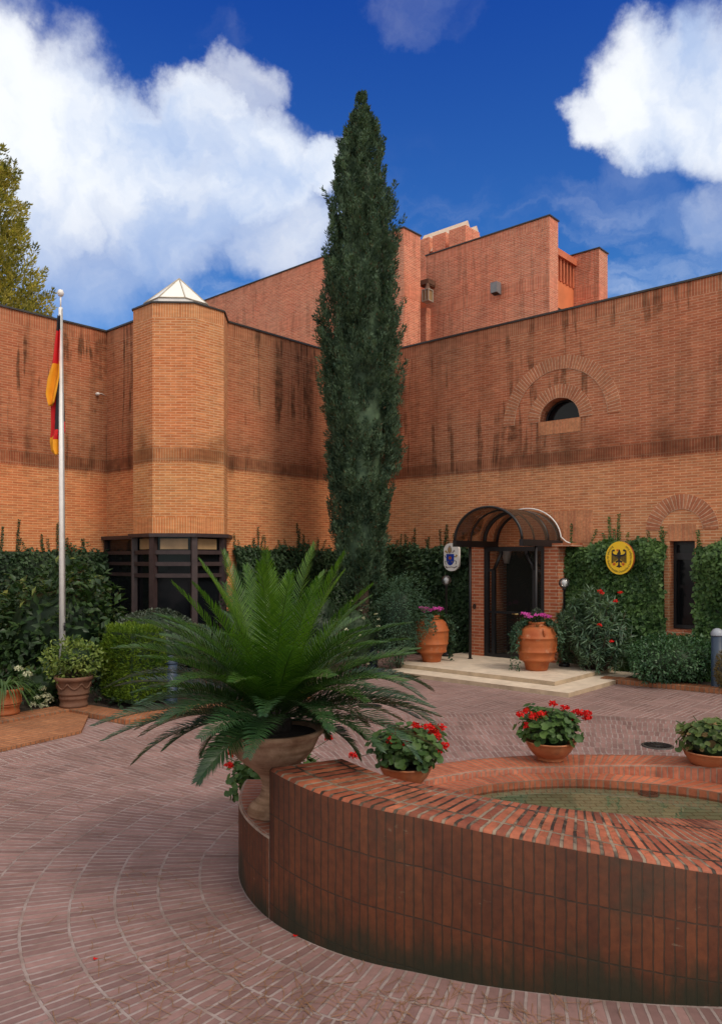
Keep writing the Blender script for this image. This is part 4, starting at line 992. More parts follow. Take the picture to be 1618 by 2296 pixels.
# ------------------------------------------------------------------ flagpole and flag
fp = gp(141, 1560, .05); fp = Vector((at(141, 1462, 11.6).x, 11.6, .05)); ftop = EYE-(690-HY)/F*11.6
pole = thing('flagpole', 'tall white flagpole standing among the shrubs on the left', 'flagpole', fp)
px0 = at(136.5, 690, 11.6).x
mb = MB(); mb.tube([fp, (px0, 11.6, ftop)], [.048, .030], 14); mb.build('pole', m_white, pole)
mb = MB(); mb.tube([(px0, 11.6, ftop), (px0, 11.6, ftop+.2)], .012, 6); mb.lathe([(0, .16), (.035, .18), (.05, .22), (.035, .265), (0, .28)], (px0, 11.6, ftop), 14); mb.build('finial', m_white, pole)
mb = MB(); q0, q1 = Vector((fp.x+.055, 11.56, 1.25)), Vector((px0+.035, 11.57, ftop-.02))
mb.tube([q0, (q0+q1)/2+Vector((.006, 0, 0)), q1], .007, 5); mb.build('halyard', plain('rope', (.35, .33, .30), .8), pole)
mb = MB(); c_ = at(145.5, 1405, 11.54); mb.tube([c_+Vector((0, 0, -.06)), c_+Vector((0, .0, .06))], .012, 6); mb.tube([c_, c_+Vector((-.03, .05, 0))], .012, 6); mb.build('cleat', m_black, pole)
m_fb, m_fr, m_fg = plain('flag_black', (.012, .012, .018), .8), plain('flag_red', (.60, .008, .012), .75, var=.06), plain('flag_gold', (.80, .33, .008), .75, var=.06)
def cloth(rows, Y0, phase, amp=.05, cols=9):
    """rows: (row y, left x, right x, material); hanging cloth with soft upright folds."""
    mb = MB(); fine = []
    for (a, b) in zip(rows, rows[1:]):
        for k_ in range(5):
            f = k_/5; fine.append((a[0]+(b[0]-a[0])*f, a[1]+(b[1]-a[1])*f, a[2]+(b[2]-a[2])*f, a[3]))
    fine.append(rows[-1]); P = []; 
    for y, xl, xr, m in fine:
        r = []
        for j in range(cols):
            u = j/(cols-1); p = at(xl+(xr-xl)*u, y+(1-u)*6, Y0); p.y += amp*math.sin(u*7.0+phase+y*.012)-.02; r.append(p)
        P.append(r)
    for i in range(len(P)-1):
        for j in range(cols-1):
            b0 = len(mb.v); m = fine[i][3]; mb.face([P[i][j], P[i][j+1], P[i+1][j+1], P[i+1][j]], mi=(m(j/(cols-1)) if callable(m) else m), smooth=True)
    return mb
fm = cloth([(706, 132, 136, 0), (740, 129, 137, 1), (775, 125, 137, 1), (812, 121, 138, 2), (846, 111, 138, 2), (880, 107, 131, 2), (906, 113, 124, 2)], 11.56, 0.4)
f2 = cloth([(838, 120, 139, lambda u: 1 if u < .18 else 0), (880, 117, 139, lambda u: 1 if u < .3 else 0), (940, 115, 140, lambda u: 1 if u < .5 else 0), (962, 114, 140, lambda u: 1 if u < .75 else 0), (975, 112, 138, lambda u: 2 if u < .5 else 1), (984, 111, 134, 2), (1005, 114, 133, 2), (1018, 126, 131, 2)], 11.62, 1.7)
f3 = cloth([(880, 138, 144, 0), (945, 138, 146, 1), (970, 138, 147, 1)], 11.66, 2.0, .02)
for q in (f2, f3):
    b0 = len(fm.v); fm.v += q.v; fm.f += [tuple(i+b0 for i in f) for f in q.f]; fm.uv += q.uv; fm.mi += q.mi; fm.sm += q.sm
fo = fm.build('flag', [m_fb, m_fr, m_fg], None, loc=(px0, 11.6, 4.4)); sm = fo.modifiers.new('thickness', 'SOLIDIFY'); sm.thickness = .004
tag(fo, 'black, red and gold flag hanging limp from the white flagpole', 'flag')
# ------------------------------------------------------------------ urn, bowls, jars, pots
ux, uy = at(612, 1826, 4.90).x, 4.90; UZ = .48; UB = Vector((ux, uy, UZ))
m_urn, ntu, ou = new_mat('urn_stone'); t = NT(ntu)
c = t.mix(t.mr(t.noise(t.pos(), 7, 6, .65), .35, .68), (.42, .28, .19), (.24, .14, .085)); _, _, pz_ = t.sep(t.pos())
bn = t.noise(t.comb(0, 0, t.math('MULTIPLY', pz_, 26)), 1.0, 3.0)
c = t.mix(t.math('MULTIPLY', t.mr(bn, .42, .6), t.mr(t.noise(t.pos(), 4, 3), .4, .6)), c, t.mix(1.0, c, (.5, .42, .36), 'MULTIPLY'))
t.bsdf(ou, c, .85, t.bump(t.noise(t.pos(), 60, 4), .004), spec=.2)
urn = thing('stone_urn', 'weathered stone pedestal urn holding the palm at the end of the pool wall', 'urn', UB)
mb = MB(); mb.lathe([(0, .001), (.155, .001), (.163, .02), (.160, .045), (.135, .075), (.105, .10), (.083, .125), (.073, .155), (.070, .19), (.078, .23), (.098, .262), (.112, .275)], UB, 36); mb.build('foot', m_urn, urn)
mb = MB(); mb.lathe([(.05, .268), (.112, .275), (.145, .305), (.205, .352), (.256, .408), (.285, .470), (.300, .505), (.318, .517), (.324, .532), (.318, .545), (.298, .548), (.285, .53), (.27, .48), (0, .47)], UB, 44); mb.build('bowl', m_urn, urn)
mb = MB(); mb.lathe([(0, .535), (.15, .53), (.288, .512)], UB, 24); mb.build('soil', m_soil, urn)
m_bowl, ntb, ob_ = new_mat('bowl_terracotta'); t = NT(ntb)
c = t.mix(t.mr(t.noise(t.obj(), 5, 5), .3, .7), (.40, .135, .055), (.52, .20, .09)); c = t.mix(t.math('MULTIPLY', t.mr(t.noise(t.vmul(t.obj(), (9, 9, 2)), 1.0, 4), .5, .7), .6), c, (.20, .10, .06))
t.bsdf(ob_, c, .6, t.bump(t.noise(t.obj(), 50, 3), .003), spec=.35)
def bowl(p, r, label, h=.175):
    t_ = thing('flower_bowl', label, 'bowl', p, 'terracotta flower bowls round the pool')
    mb = MB(); mb.lathe([(0, .0), (r*.50, .0), (r*.54, .012), (r*.52, .03), (r*.62, .042), (r*.80, h*.5), (r*.92, h*.76), (r*.97, h*.92), (r, h*.95), (r, h), (r*.95, h+.002), (r*.90, h*.9), (0, h*.82)], (0, 0, 0), 40)
    o = mb.build('bowl_body', m_bowl, t_); o.location = (0, 0, 0)
    mb = MB(); mb.lathe([(0, h*.9), (r*.5, h*.89), (r*.9, h*.85)], (0, 0, 0), 24); o = mb.build('soil', m_soil, t_); o.location = (0, 0, 0); return t_
B1 = Vector((.355, 6.1, .3)); B2 = gp(1233, 1703, .3); B3 = gp(1592, 1728, .3); B4 = Vector((-.72, 6.3, 0.0))
bowl(B1, .215, 'terracotta bowl of red geraniums nearest the palm, partly hidden by the tall pool wall')
bowl(B2, .227, 'terracotta bowl standing alone on the middle of the pool rim')
bowl(B3, .227, 'terracotta bowl cut by the right edge of the photo, with few flowers')
bowl(B4, .21, 'terracotta flower bowl hidden behind the stone urn and pedestal')
def jar(p, R_, H_, label):
    t_ = thing('terracotta_jar', label, 'jar', p, 'big ribbed terracotta jars at the door')
    pr = [(0, .001), (.51, .001), (.53, .02), (.60, .14), (.70, .195), (.83, .205), (.865, .225), (.86, .25), (.84, .275), (.92, .38), (.965, .388), (.97, .40), (.965, .412), (.935, .42), (.97, .52), (.98, .60), (.965, .66), (1.0, .668), (1.005, .68), (1.0, .692), (.955, .70), (.93, .76), (.80, .86), (.62, .915), (.47, .935), (.44, .95), (.46, .965), (.48, .975), (.47, .99), (.43, 1.0), (.38, .99), (.38, .95), (0, .94)]
    mb = MB(); mb.lathe([(a*R_, b*H_) for a, b in pr], p, 48); mb.build('jar_body', m_jar, t_)
    for k_ in range(3):
        a = R(40+120*k_); d_ = Vector((math.cos(a), math.sin(a), 0)); tt = Vector((-d_.y, d_.x, 0)); c_ = Vector(p)+d_*R_*.86+Vector((0, 0, .80*H_))
        mb = MB(); mb.tube([c_+Vector((0, 0, .05))-d_*.03, c_+d_*.035+Vector((0, 0, .02)), c_+d_*.035-Vector((0, 0, .03)), c_-Vector((0, 0, .075))+d_*.01], .02, 8); mb.build('handle', m_jar, t_)
    return t_
m_jar, ntj, oj = new_mat('jar_terracotta'); t = NT(ntj)
c = t.mix(t.mr(t.noise(t.pos(), 3.5, 6, .6), .3, .7), (.31, .068, .018), (.42, .125, .038)); c = t.mix(t.math('MULTIPLY', t.mr(t.noise(t.vmul(t.pos(), (7, 7, 2)), 1.0, 5), .52, .72), .7), c, (.24, .10, .045))
c = t.mix(t.math('MULTIPLY', t.mr(t.noise(t.pos(), 6, 5), .58, .75), .5), c, (.62, .40, .26))
t.bsdf(oj, c, .62, t.bump(t.noise(t.pos(), 40, 3), .003), spec=.3)
J1 = gp(967, 1483, PZ); J2 = gp(1202, 1502, PZ)
jar(J1, .335, .89, 'terracotta jar left of the entrance, standing farther back by the white plaque')
jar(J2, .362, .86, 'terracotta jar standing right before the entrance door on the landing')
def garden_pot(p, r0, r1, h, mat, name, label, group=None, rings=True):
    t_ = thing(name, label, 'pot', p, group)
    pr = [(0, .001), (r0*1.06, .001), (r0*1.08, .03), (r0*1.02, .05), (r0*1.04, .10)]
    pr += [(r0*1.10, .11), (r0*1.14, .125), (r0*1.10, .145), (r0*1.10, h*.40)] + [(r0*1.18, h*.42), (r0*1.22, h*.45), (r0*1.16, h*.48), (r1*.93, h*.86), (r1, h*.88), (r1*1.02, h*.95), (r1, h), (r1*.9, h), (r1*.88, h*.9), (0, h*.88)]
    mb = MB(); mb.lathe(pr, p, 40); mb.build('pot_body', mat, t_)
    if rings:
        for k_ in range(8):                        # swags in relief
            a0 = 2*math.pi*k_/8; pts = []
            for j in range(9):
                u = j/8; a = a0+u*2*math.pi/8; z = h*(.80-.18*math.sin(math.pi*u)); rr = r0*1.16+(r1*.93-r0*1.16)*(z-h*.48)/(h*.38)+.004
                pts.append(Vector(p)+Vector((rr*math.cos(a), rr*math.sin(a), z)))
            mb = MB(); mb.tube(pts, .010, 6); mb.build('swag', mat, t_)
    return t_
PT1 = gp(166, 1583, .078); PT2 = gp(8, 1600, .078)
garden_pot(PT1, .175, .255, .42, m_terra_d, 'garden_pot', 'dark weathered terracotta pot with swags, under the variegated shrub')
garden_pot(PT2, .19, .25, .34, m_terra, 'garden_pot', 'orange terracotta pot at the left edge, under the long grassy leaves', rings=False)
# ------------------------------------------------------------------ foliage materials
L_cyp = leaf_mat('cypress_leaf', (.016, .045, .028), (.125, .195, .110), .15, .6, .25, ((.10, .065, .03), .03), clump=5.0, cw=.8)
L_gold = leaf_mat('sunlit_conifer_leaf', (.09, .10, .02), (.62, .50, .12), .4, .7, .2, clump=2.2, cw=.7)
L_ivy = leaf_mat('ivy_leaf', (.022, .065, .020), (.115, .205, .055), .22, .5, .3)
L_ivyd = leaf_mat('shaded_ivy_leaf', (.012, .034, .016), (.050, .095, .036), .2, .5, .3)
L_big = leaf_mat('broad_leaf', (.012, .036, .014), (.055, .105, .030), .25, .42, .4, ((.16, .20, .05), .05))  # shade and a few bright-lit leaves are put into these colours
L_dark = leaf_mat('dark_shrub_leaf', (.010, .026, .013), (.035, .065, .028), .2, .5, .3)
L_dome = leaf_mat('clipped_bush_leaf', (.020, .038, .024), (.100, .128, .088), .15, .45, .4)
L_hedge = leaf_mat('hedge_leaf', (.030, .080, .008), (.18, .27, .025), .3, .6, .2)
L_var = leaf_mat('variegated_leaf', (.055, .12, .020), (.27, .33, .085), .3, .5, .3)
L_grass = leaf_mat('strap_leaf', (.03, .075, .018), (.10, .17, .055), .3, .5, .3)
L_fea = leaf_mat('feathery_leaf', (.022, .062, .038), (.085, .150, .090), .25, .6, .25)
L_ole = leaf_mat('oleander_leaf', (.045, .100, .060), (.18, .27, .17), .2, .42, .4)
L_rnd = leaf_mat('round_bush_leaf', (.016, .058, .026), (.080, .165, .068), .2, .42, .4)
L_ger = leaf_mat('geranium_leaf', (.020, .060, .016), (.085, .155, .035), .25, .5, .3)
L_gery = leaf_mat('pale_geranium_leaf', (.05, .095, .022), (.17, .21, .060), .25, .5, .3, ((.26, .17, .07), .1))
L_pal = leaf_mat('palm_leaf', (.012, .040, .014), (.036, .085, .024), .12, .34, .5)
L_paly = leaf_mat('young_palm_leaf', (.030, .090, .008), (.105, .205, .018), .38, .36, .45)
P_red = leaf_mat('red_petal', (.42, .004, .006), (.75, .018, .014), .2, .55, .2)
P_pink = leaf_mat('pink_petal', (.52, .03, .32), (.80, .16, .62), .25, .6, .2)
P_wht = leaf_mat('pale_petal', (.42, .42, .26), (.66, .66, .50), .25, .6, .2)
C = np.array
def A3(v): return np.array([v.x, v.y, v.z])
# ------------------------------------------------------------------ conifers
def tufts(c, prof, n, per, tl, tr, L, Wd, lean=.33, rin=.55):
    zs = C([p[0] for p in prof]); rs = C([p[1] for p in prof])
    zz_ = rng.uniform(zs[0], zs[-1], n*3); keep = rng.random(n*3) < (np.interp(zz_, zs, rs)/rs.max()*.85+.15); z = zz_[keep][:n]; n = len(z)
    a = rng.uniform(0, 2*math.pi, n); r = np.interp(z, zs, rs)
    out = np.stack([np.cos(a), np.sin(a), np.zeros(n)], 1)
    lump = 1+.08*np.sin(a*3+z*1.7)+.08*np.sin(a*5-z*2.9)+.09*np.sin(z*5+a*2)
    base = out*(r*rng.uniform(rin, 1.0, n)*lump)[:, None]; base[:, 2] = z
    ax = unit(out*lean+C([0, 0, 1])+rng.normal(size=(n, 3))*.16)
    ln = tl*rng.uniform(.6, 1.3, n)*np.clip(r/rs.max()*1.3, .28, 1)
    k = per; B = np.repeat(base, k, 0); X = np.repeat(ax, k, 0); LN = np.repeat(ln, k)
    u = rng.random(n*k); d = rdir(n*k); d = unit(d-X*(d*X).sum(1, keepdims=True))
    P = B+X*((u-.25)*LN)[:, None]+d*(tr*(1-.75*u)*np.sqrt(rng.random(n*k)))[:, None]
    A = unit(X*1.0+d*.75+rng.normal(size=(n*k, 3))*.25)
    return leaf_arrays(P+C(c), A, unit(d+rng.normal(size=(n*k, 3))*.5), L*rng.uniform(.6, 1.3, n*k), Wd*rng.uniform(.7, 1.3, n*k))
def core(c, prof, k, seg=18):
    V = []; T = []
    for z, r in prof:
        for j in range(seg):
            a = 2*math.pi*j/seg; rr = r*k*(1+.1*math.sin(3*a+z*1.7)); V.append([c[0]+rr*math.cos(a), c[1]+rr*math.sin(a), c[2]+z])
    for i in range(len(prof)-1):
        for j in range(seg):
            a, b = i*seg+j, i*seg+(j+1) % seg; T += [(a, b, b+seg), (a, b+seg, a+seg)]
    return C(V), C(T)
Yc = 15.6; kx = Yc/F
cyp_c = Vector(((809-CX)*kx, Yc, 0))
prof = []
for y, xl, xr in ((1330, 752, 850), (1280, 735, 862), (1230, 730, 866), (1170, 722, 872), (1100, 716, 880), (1040, 718, 890), (980, 716, 897), (900, 714, 905), (820, 717, 906), (740, 721, 910), (680, 723, 913), (620, 727, 906), (560, 730, 900), (500, 735, 893), (440, 748, 889), (390, 755, 882), (340, 760, 868), (300, 765, 856), (265, 772, 838), (240, 782, 826), (222, 797, 816)):
    prof.append((EYE-(y-HY)*kx, max(.035, (xr-xl)/2*kx-.145)))
t_ = thing('cypress_tree', 'tall narrow dark cypress rising in the corner where the two brick wings meet', 'tree', cyp_c)
mb = MB(); mb.tube([cyp_c+Vector((0, 0, -.05)), cyp_c+Vector((.02, 0, 2)), cyp_c+Vector((0, 0, 6)), cyp_c+Vector((.02, 0, 10.6))], [.17, .14, .09, .02], 10); mb.build('trunk', m_bark, t_)
np_mesh('crown', [tufts(A3(cyp_c), prof, 1050, 145, .64, .095, .074, .023, .28, .66)+(0,), core(A3(cyp_c), prof[1:-2], .62)+(0,)], [L_cyp], t_, cyp_c)
Yb = 25.0; kb = Yb/F; bc = Vector(((-32-CX)*kb, Yb, 0))
prof2 = [(EYE-(y-HY)*kb, max(.1, w*kb-.25)) for y, w in ((1100, 150), (760, 155), (690, 142), (640, 124), (600, 116), (560, 98), (500, 90), (440, 86), (400, 78), (360, 62), (320, 42), (285, 12))]
t_ = thing('conifer_tree', 'sunlit yellow-green conifer behind the left wall at the photo edge', 'tree', bc)
mb = MB(); mb.tube([bc+Vector((0, 0, -.05)), bc+Vector((0, 0, 8)), bc+Vector((0, 0, 15))], [.3, .2, .03], 10); mb.build('trunk', m_bark, t_)
np_mesh('crown', [tufts(A3(bc), prof2, 900, 85, .9, .26, .13, .048, .62, .35)+(0,)], [L_gold], t_, bc)
# ------------------------------------------------------------------ ivy on the walls
def ivy(label, o, u, nrm, length, z0, z1, n, mat, thick=.24, seed=0.0, sprig=6.5, Lf=.078):
    """Creeper on a wall: o = start at the foot, u = along, nrm = out of the wall."""
    u, nrm, o = A3(u), A3(nrm), A3(o)
    def depth(a, z): return thick*(.62+.22*np.sin(a*2.1+seed)*np.sin(z*2.7+seed)+.16*np.sin(a*5.3+z*3.1+seed)+.10*np.sin(a*11+seed)*np.sin(z*9))
    a = rng.uniform(0, length, n); ztop = z1+.05*np.sin(a*3.3+seed)+.05*np.sin(a*8.1+seed*2)
    z = z0+(ztop-z0)*rng.random(n)
    dd = depth(a, z)*np.clip((ztop-z)*3+.25, 0, 1)*rng.uniform(.72, 1.12, n)+.02
    P = o+u*a[:, None]+nrm*dd[:, None]; P[:, 2] = z
    A = unit(C([0, 0, -.75])+rng.normal(size=(n, 3))*.5+nrm*.45); Nn = unit(nrm*1.0+C([0, 0, .55])+rng.normal(size=(n, 3))*.4)
    parts = [leaf_arrays(P, A, Nn, Lf*rng.uniform(.55, 1.3, n), Lf*.92*rng.uniform(.6, 1.25, n), .3)+(0,)]
    na, nz = max(2, int(length/.25)), 9; V = []; T = []        # leafy mat behind the outer leaves
    for i in range(na+1):
        for j in range(nz+1):
            aa_, zz_ = length*i/na, z0+(z1-.10-z0)*j/nz; e_ = 0 if j == nz else 1
            V.append(o+u*aa_+nrm*(depth(aa_, zz_)*.62*e_+.008)+C([0, 0, zz_-o[2]]))
    for i in range(na):
        for j in range(nz): q = i*(nz+1)+j; T += [(q, q+nz+1, q+nz+2), (q, q+nz+2, q+1)]
    parts.append((C(V), C(T), 1))
    ns = int(length*sprig); Sp = []                            # thin shoots climbing above the top
    for _ in range(ns):
        aa_ = rng.uniform(.02, length-.02); h = rng.choice([.10, .16, .22, .34, .46], p=[.28, .28, .22, .14, .08])*rng.uniform(.8, 1.1); k = int(h/.021)+2
        tt = np.linspace(0, 1, k); w = rng.normal()*.06
        p = o+u*(aa_+w*tt[:, None])+nrm*.03; p[:, 2] = z1-.10+tt*(h+.10); Sp.append(p)
    Sp = Sp or [(o+C([0, 0, .3]))[None]]
    P = np.concatenate(Sp); P = np.repeat(P, 2, 0); m = len(P); sg_ = np.tile(C([1., -1.]), m//2)
    A = unit(u*sg_[:, None]*.8+C([0, 0, .55])+rng.normal(size=(m, 3))*.3+nrm*.2)
    parts.append(leaf_arrays(P, A, unit(nrm+rng.normal(size=(m, 3))*.3), .042*rng.uniform(.6, 1.2, m), .034*rng.uniform(.6, 1.2, m))+(0,))
    base = thing('ivy', label, 'ivy', Vector(o), 'ivy on the brick walls')
    np_mesh('foliage', parts, [mat, L_dark], base, Vector(o)); 
    return base
Z = Vector((0, 0, 1))
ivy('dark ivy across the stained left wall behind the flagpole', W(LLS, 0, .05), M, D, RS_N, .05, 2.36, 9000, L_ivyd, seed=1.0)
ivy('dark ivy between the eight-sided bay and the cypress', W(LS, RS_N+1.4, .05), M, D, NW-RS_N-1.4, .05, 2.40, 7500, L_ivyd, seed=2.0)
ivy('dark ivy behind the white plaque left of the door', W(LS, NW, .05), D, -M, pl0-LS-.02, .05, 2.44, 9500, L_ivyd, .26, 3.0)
ivy('green ivy round the yellow oval plaque, between door and narrow window', W(pr1+.02, NW, .05), D, -M, w0-pr1-.06, .05, 2.44, 15000, L_ivy, .30, 4.0)
ivy('green ivy right of the narrow window, running out of the photo', W(w1_+.04, NW, .05), D, -M, 3.2, .05, 2.42, 13000, L_ivy, .30, 5.0)
ivy('low strip of green ivy under the narrow window', W(w0-.04, NW, .05), D, -M, w1_-w0+.08, .05, wz0-.10, 1500, L_ivy, .28, 6.0, sprig=0.01+1.2)
# ------------------------------------------------------------------ shrubs
def shrub(name, label, cat, c, rad, n, L, Wd, mat, ground, up=.3, shell=.5, jag=.2, droop=0.0, extra=None, core_k=.72, group=None, nstem=6, inner=True, zmin=None, freq=3.0):
    c = Vector(c); base = Vector((c.x, c.y, ground)); t_ = thing(name, label, cat, base, group)
    parts = [blob_leaves(A3(c), rad, n, L, Wd, up, shell, jag, droop=droop, zmin=zmin, freq=freq)+(0,)]
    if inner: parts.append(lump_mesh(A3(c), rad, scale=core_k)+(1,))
    if extra: parts += extra
    np_mesh('foliage', parts, [mat, L_dark, P_red, P_wht], t_, base)
    mb = MB()
    for k_ in range(nstem):
        a = 2*math.pi*k_/nstem+.4; d_ = Vector((math.cos(a), math.sin(a), 0)); mb.tube([base+d_*.03, base+d_*rad[0]*.25+Z*(c.z-ground)*.6, c+d_*rad[0]*.5], [.016, .012, .005], 5)
    mb.build('stem', m_bark, t_); return t_
# broad-leaved shrub behind the flagpole, with a few tall shoots
cb = at(130, 1425, 12.6); cb.z = .92
sh = []
for k_ in range(16):
    a = rng.uniform(0, 6.28); b0 = A3(cb)+C([rng.uniform(-.85, .75), rng.uniform(-.4, .4), .55]); h = rng.uniform(.15, .5)+(.55 if k_ < 5 else 0)
    if k_ < 5: b0 = A3(at(150+k_*14, 1300, 12.4))*1.0; b0[2] = 1.45; h = rng.uniform(.45, .95)
    m = int(h/.045); tt = np.linspace(0, 1, m)[:, None]; P = b0+C([rng.normal()*.1, rng.normal()*.1, h])*tt
    th_ = np.arange(m)*2.4; A = np.stack([np.cos(th_), np.sin(th_), np.full(m, .25)], 1)+rng.normal(size=(m, 3))*.25
    sh.append(leaf_arrays(P, A, np.tile(C([0, -.3, 1.]), (m, 1)), .17*rng.uniform(.6, 1.1, m), .085*rng.uniform(.7, 1.1, m))+(0,))
shrub('broadleaf_shrub', 'large dark shrub with broad glossy leaves behind the white flagpole', 'shrub', cb, (1.12, .75, 1.0), 2100, .17, .085, L_big, .05, .1, .55, .24, droop=.25, extra=sh, core_k=.66)
c_ = at(345, 1430, 12.3); c_.z = .78
shrub('clipped_bush', 'grey-green clipped dome bush in front of the dark bay window', 'bush', c_, (.74, .70, .53), 6500, .042, .026, L_dome, .05, .1, .88, .05, core_k=.88)
# clipped block of hedge
hc = Vector(((300-CX)/F*10.95, 10.95, .08)); hs_ = (.42, .30, .52); n = 12000
f_ = rng.choice(5, n, p=[.24, .24, .16, .16, .20]); uvw = rng.uniform(-1, 1, (n, 3)); 
for i, (ax_, sg_) in enumerate(((1, -1), (1, 1), (0, 1), (0, -1), (2, 1))): m = f_ == i; uvw[m, ax_] = sg_
nn_ = np.zeros((n, 3)); 
for i, (ax_, sg_) in enumerate(((1, -1), (1, 1), (0, 1), (0, -1), (2, 1))): nn_[f_ == i, ax_] = sg_
bx = A3(D); by = A3(M); bz = C([0, 0, 1.])
lumpk = 1+.05*np.sin(uvw[:, 0]*5+1)*np.sin(uvw[:, 2]*4)+.04*np.sin(uvw[:, 1]*7+uvw[:, 2]*6)
rr = np.linalg.norm(uvw, axis=1)**.5; rc = np.clip(1.0/np.maximum(1, (np.abs(uvw)**5).sum(1)**.2), .8, 1)*lumpk*rng.uniform(.90, 1.06, n)
loc = uvw*rc[:, None]*C(hs_)
P = A3(hc)+bx*loc[:, :1]+by*loc[:, 1:2]+bz*(loc[:, 2:]+hs_[2]); NN = bx*nn_[:, :1]+by*nn_[:, 1:2]+bz*nn_[:, 2:]
A = unit(NN*.7+bz*.55+rng.normal(size=(n, 3))*.5)
t_ = thing('clipped_hedge', 'bright green clipped hedge block standing at the brick kerb corner', 'hedge', hc)
bxm = MB(); bxm.box(hc+Z*hs_[2], (hs_[0]*.86, hs_[1]*.86, hs_[2]*.92), (D, M, Z)); Vb = C([list(v) for v in bxm.v]); Tb = C([t3 for f in bxm.f for t3 in ((f[0], f[1], f[2]), (f[0], f[2], f[3]))])
np_mesh('foliage', [leaf_arrays(P, A, unit(NN+rng.normal(size=(n, 3))*.6), .055*rng.uniform(.6, 1.3, n), .017*rng.uniform(.7, 1.3, n))+(0,), (Vb, Tb, 1)], [L_hedge, L_dark], t_, hc)
c_ = Vector((PT1.x, PT1.y, .72))
shrub('variegated_shrub', 'yellow-green variegated shrub growing in the dark swagged pot', 'shrub', c_, (.40, .36, .27), 1300, .065, .035, L_var, PT1.z+.38, .25, .45, .28, core_k=.55)
# long strap leaves spilling from the left pot
b0 = Vector((PT2.x, PT2.y, PT2.z+.31)); V = []; T = []
for k_ in range(120):
    a = rng.uniform(0, 6.28); l = rng.uniform(.35, .62); w = .011; up = rng.uniform(.5, 1.25); d_ = C([math.cos(a), math.sin(a), 0]); s_ = C([-d_[1], d_[0], 0]); pr = []
    for j in range(8):
        u = j/7; x = l*.95*u*math.cos(up*.6); z = l*(math.sin(up)*1.25*u-1.25*u*u); ww = w*(1-u**3*.95)
        p = A3(b0)+d_*(x+.04)+C([0, 0, z]); pr += [p-s_*ww, p+s_*ww]
    o_ = len(V); V += pr
    for j in range(7): q = o_+2*j; T += [(q, q+1, q+3), (q, q+3, q+2)]
t_ = thing('strap_leaf_plant', 'grassy plant with long arching leaves spilling from the orange pot', 'plant', b0); np_mesh('leaves', [(C(V), C(T), 0)], [L_grass], t_, b0)
def umbel(c, r, n, petal, flat=.75):
    d = rdir(n); d[:, 2] = np.abs(d[:, 2])*1.0-.25; d = unit(d); P = C(c)+d*C([r, r, r*flat])*rng.uniform(.65, 1.0, (n, 1))
    return leaf_arrays(P, unit(rng.normal(size=(n, 3))+d*.5), d, petal*rng.uniform(.7, 1.2, n), petal*.95*rng.uniform(.7, 1.2, n), .2)
hy = at(96, 1572, 10.9); hy.z = .30
t_ = shrub('hydrangea', 'low hydrangea with cream flower heads between the two garden pots', 'shrub', hy, (.34, .28, .28), 420, .10, .065, L_big, .05, .1, .4, .25)
for x, y, r in ((42, 1500, .055), (62, 1512, .06), (96, 1545, .05), (104, 1560, .062), (112, 1571, .06), (84, 1565, .05), (99, 1582, .055), (75, 1580, .05)):
    c_ = at(x, y, 10.62); np_mesh('flower_head', [umbel(A3(c_), r, 70, .026)+(0,)], [P_wht], t_, c_)
# feathery and dark shrubs between palm and door
c_ = at(893, 1385, 14.4); c_.z = 1.0
shrub('feathery_shrub', 'soft blue-green feathery bush left of the white plaque and steps', 'shrub', c_, (.52, .5, .90), 7000, .062, .016, L_fea, .05, .05, .45, .22, droop=.2, core_k=.6)
for x, y, Y, rad, n, lab in ((560, 1420, 14.2, (.75, .6, .75), 2600, 'dark shrub below the bay window, behind the left side of the palm'), (705, 1400, 15.0, (.85, .6, .85), 2800, 'dark rounded shrub directly behind the palm crown, left of the cypress foot')):
    c_ = at(x, y, Y); c_.z = .75
    shrub('dark_shrub', lab, 'shrub', c_, rad, n, .075, .04, L_dark, .05, .1, .5, .2, group='dark shrubs behind the palm')
c_ = at(796, 1425, 14.2); c_.z = .72; ex = []
for k_ in range(26): q = A3(c_)+rdir(1)[0]*C([.5, .45, .62])*1.0; ex.append(umbel(q, .028, 16, .024)+(3,))
shrub('flowering_shrub', 'dark shrub dotted with small white flowers at the foot of the cypress', 'shrub', c_, (.50, .45, .62), 1700, .06, .032, L_dark, .05, .1, .5, .22, extra=ex)
# oleander
oc = W(SN(1330, 13.05)[0], 13.05, .06); V = []
tips = []; axs = []; stem_pts = []
for k_ in range(175):
    a = rng.uniform(0, 6.28); r = math.sqrt(rng.random()); hx = C(A3(D))*math.cos(a)*r*.68+C(A3(M))*math.sin(a)*r*.42; h = rng.uniform(.42, 1.14)*(1.35-.45*r*r)
    tp_ = A3(oc)+hx+C([0, 0, h]); tips.append(tp_); axs.append(unit(hx*.8+C([0, 0, .9]))); stem_pts.append([Vector(A3(oc)+hx*.15), Vector(A3(oc)+hx*.7+C([0, 0, h*.5])), Vector(tp_)])
t_ = thing('oleander', 'oleander with narrow grey-green leaves and a few red flowers below the yellow plaque', 'shrub', oc)
tips = C(tips); axs = C(axs)
np_mesh('foliage', [rosette_leaves(tips, axs, 30, .185, .030, .95, .12)+(0,), rosette_leaves(tips-axs*.22, axs, 18, .17, .028, 1.0, .1)+(0,), lump_mesh(A3(oc)+C([0, 0, .42]), (.50, .30, .42), scale=.75)+(1,)], [L_ole, L_dark], t_, oc)
stems(stem_pts, .010, .005).build('stem', m_bark, t_)
for x, y in ((1345, 1325), (1390, 1328), (1380, 1348), (1343, 1402), (1369, 1438), (1348, 1330)):
    c_ = at(x, y, 12.85); np_mesh('flower', [umbel(A3(c_), .030, 22, .030)+(0,)], [P_red], t_, c_)
c_ = W(SN(1500, 12.98)[0], 12.98, .44)
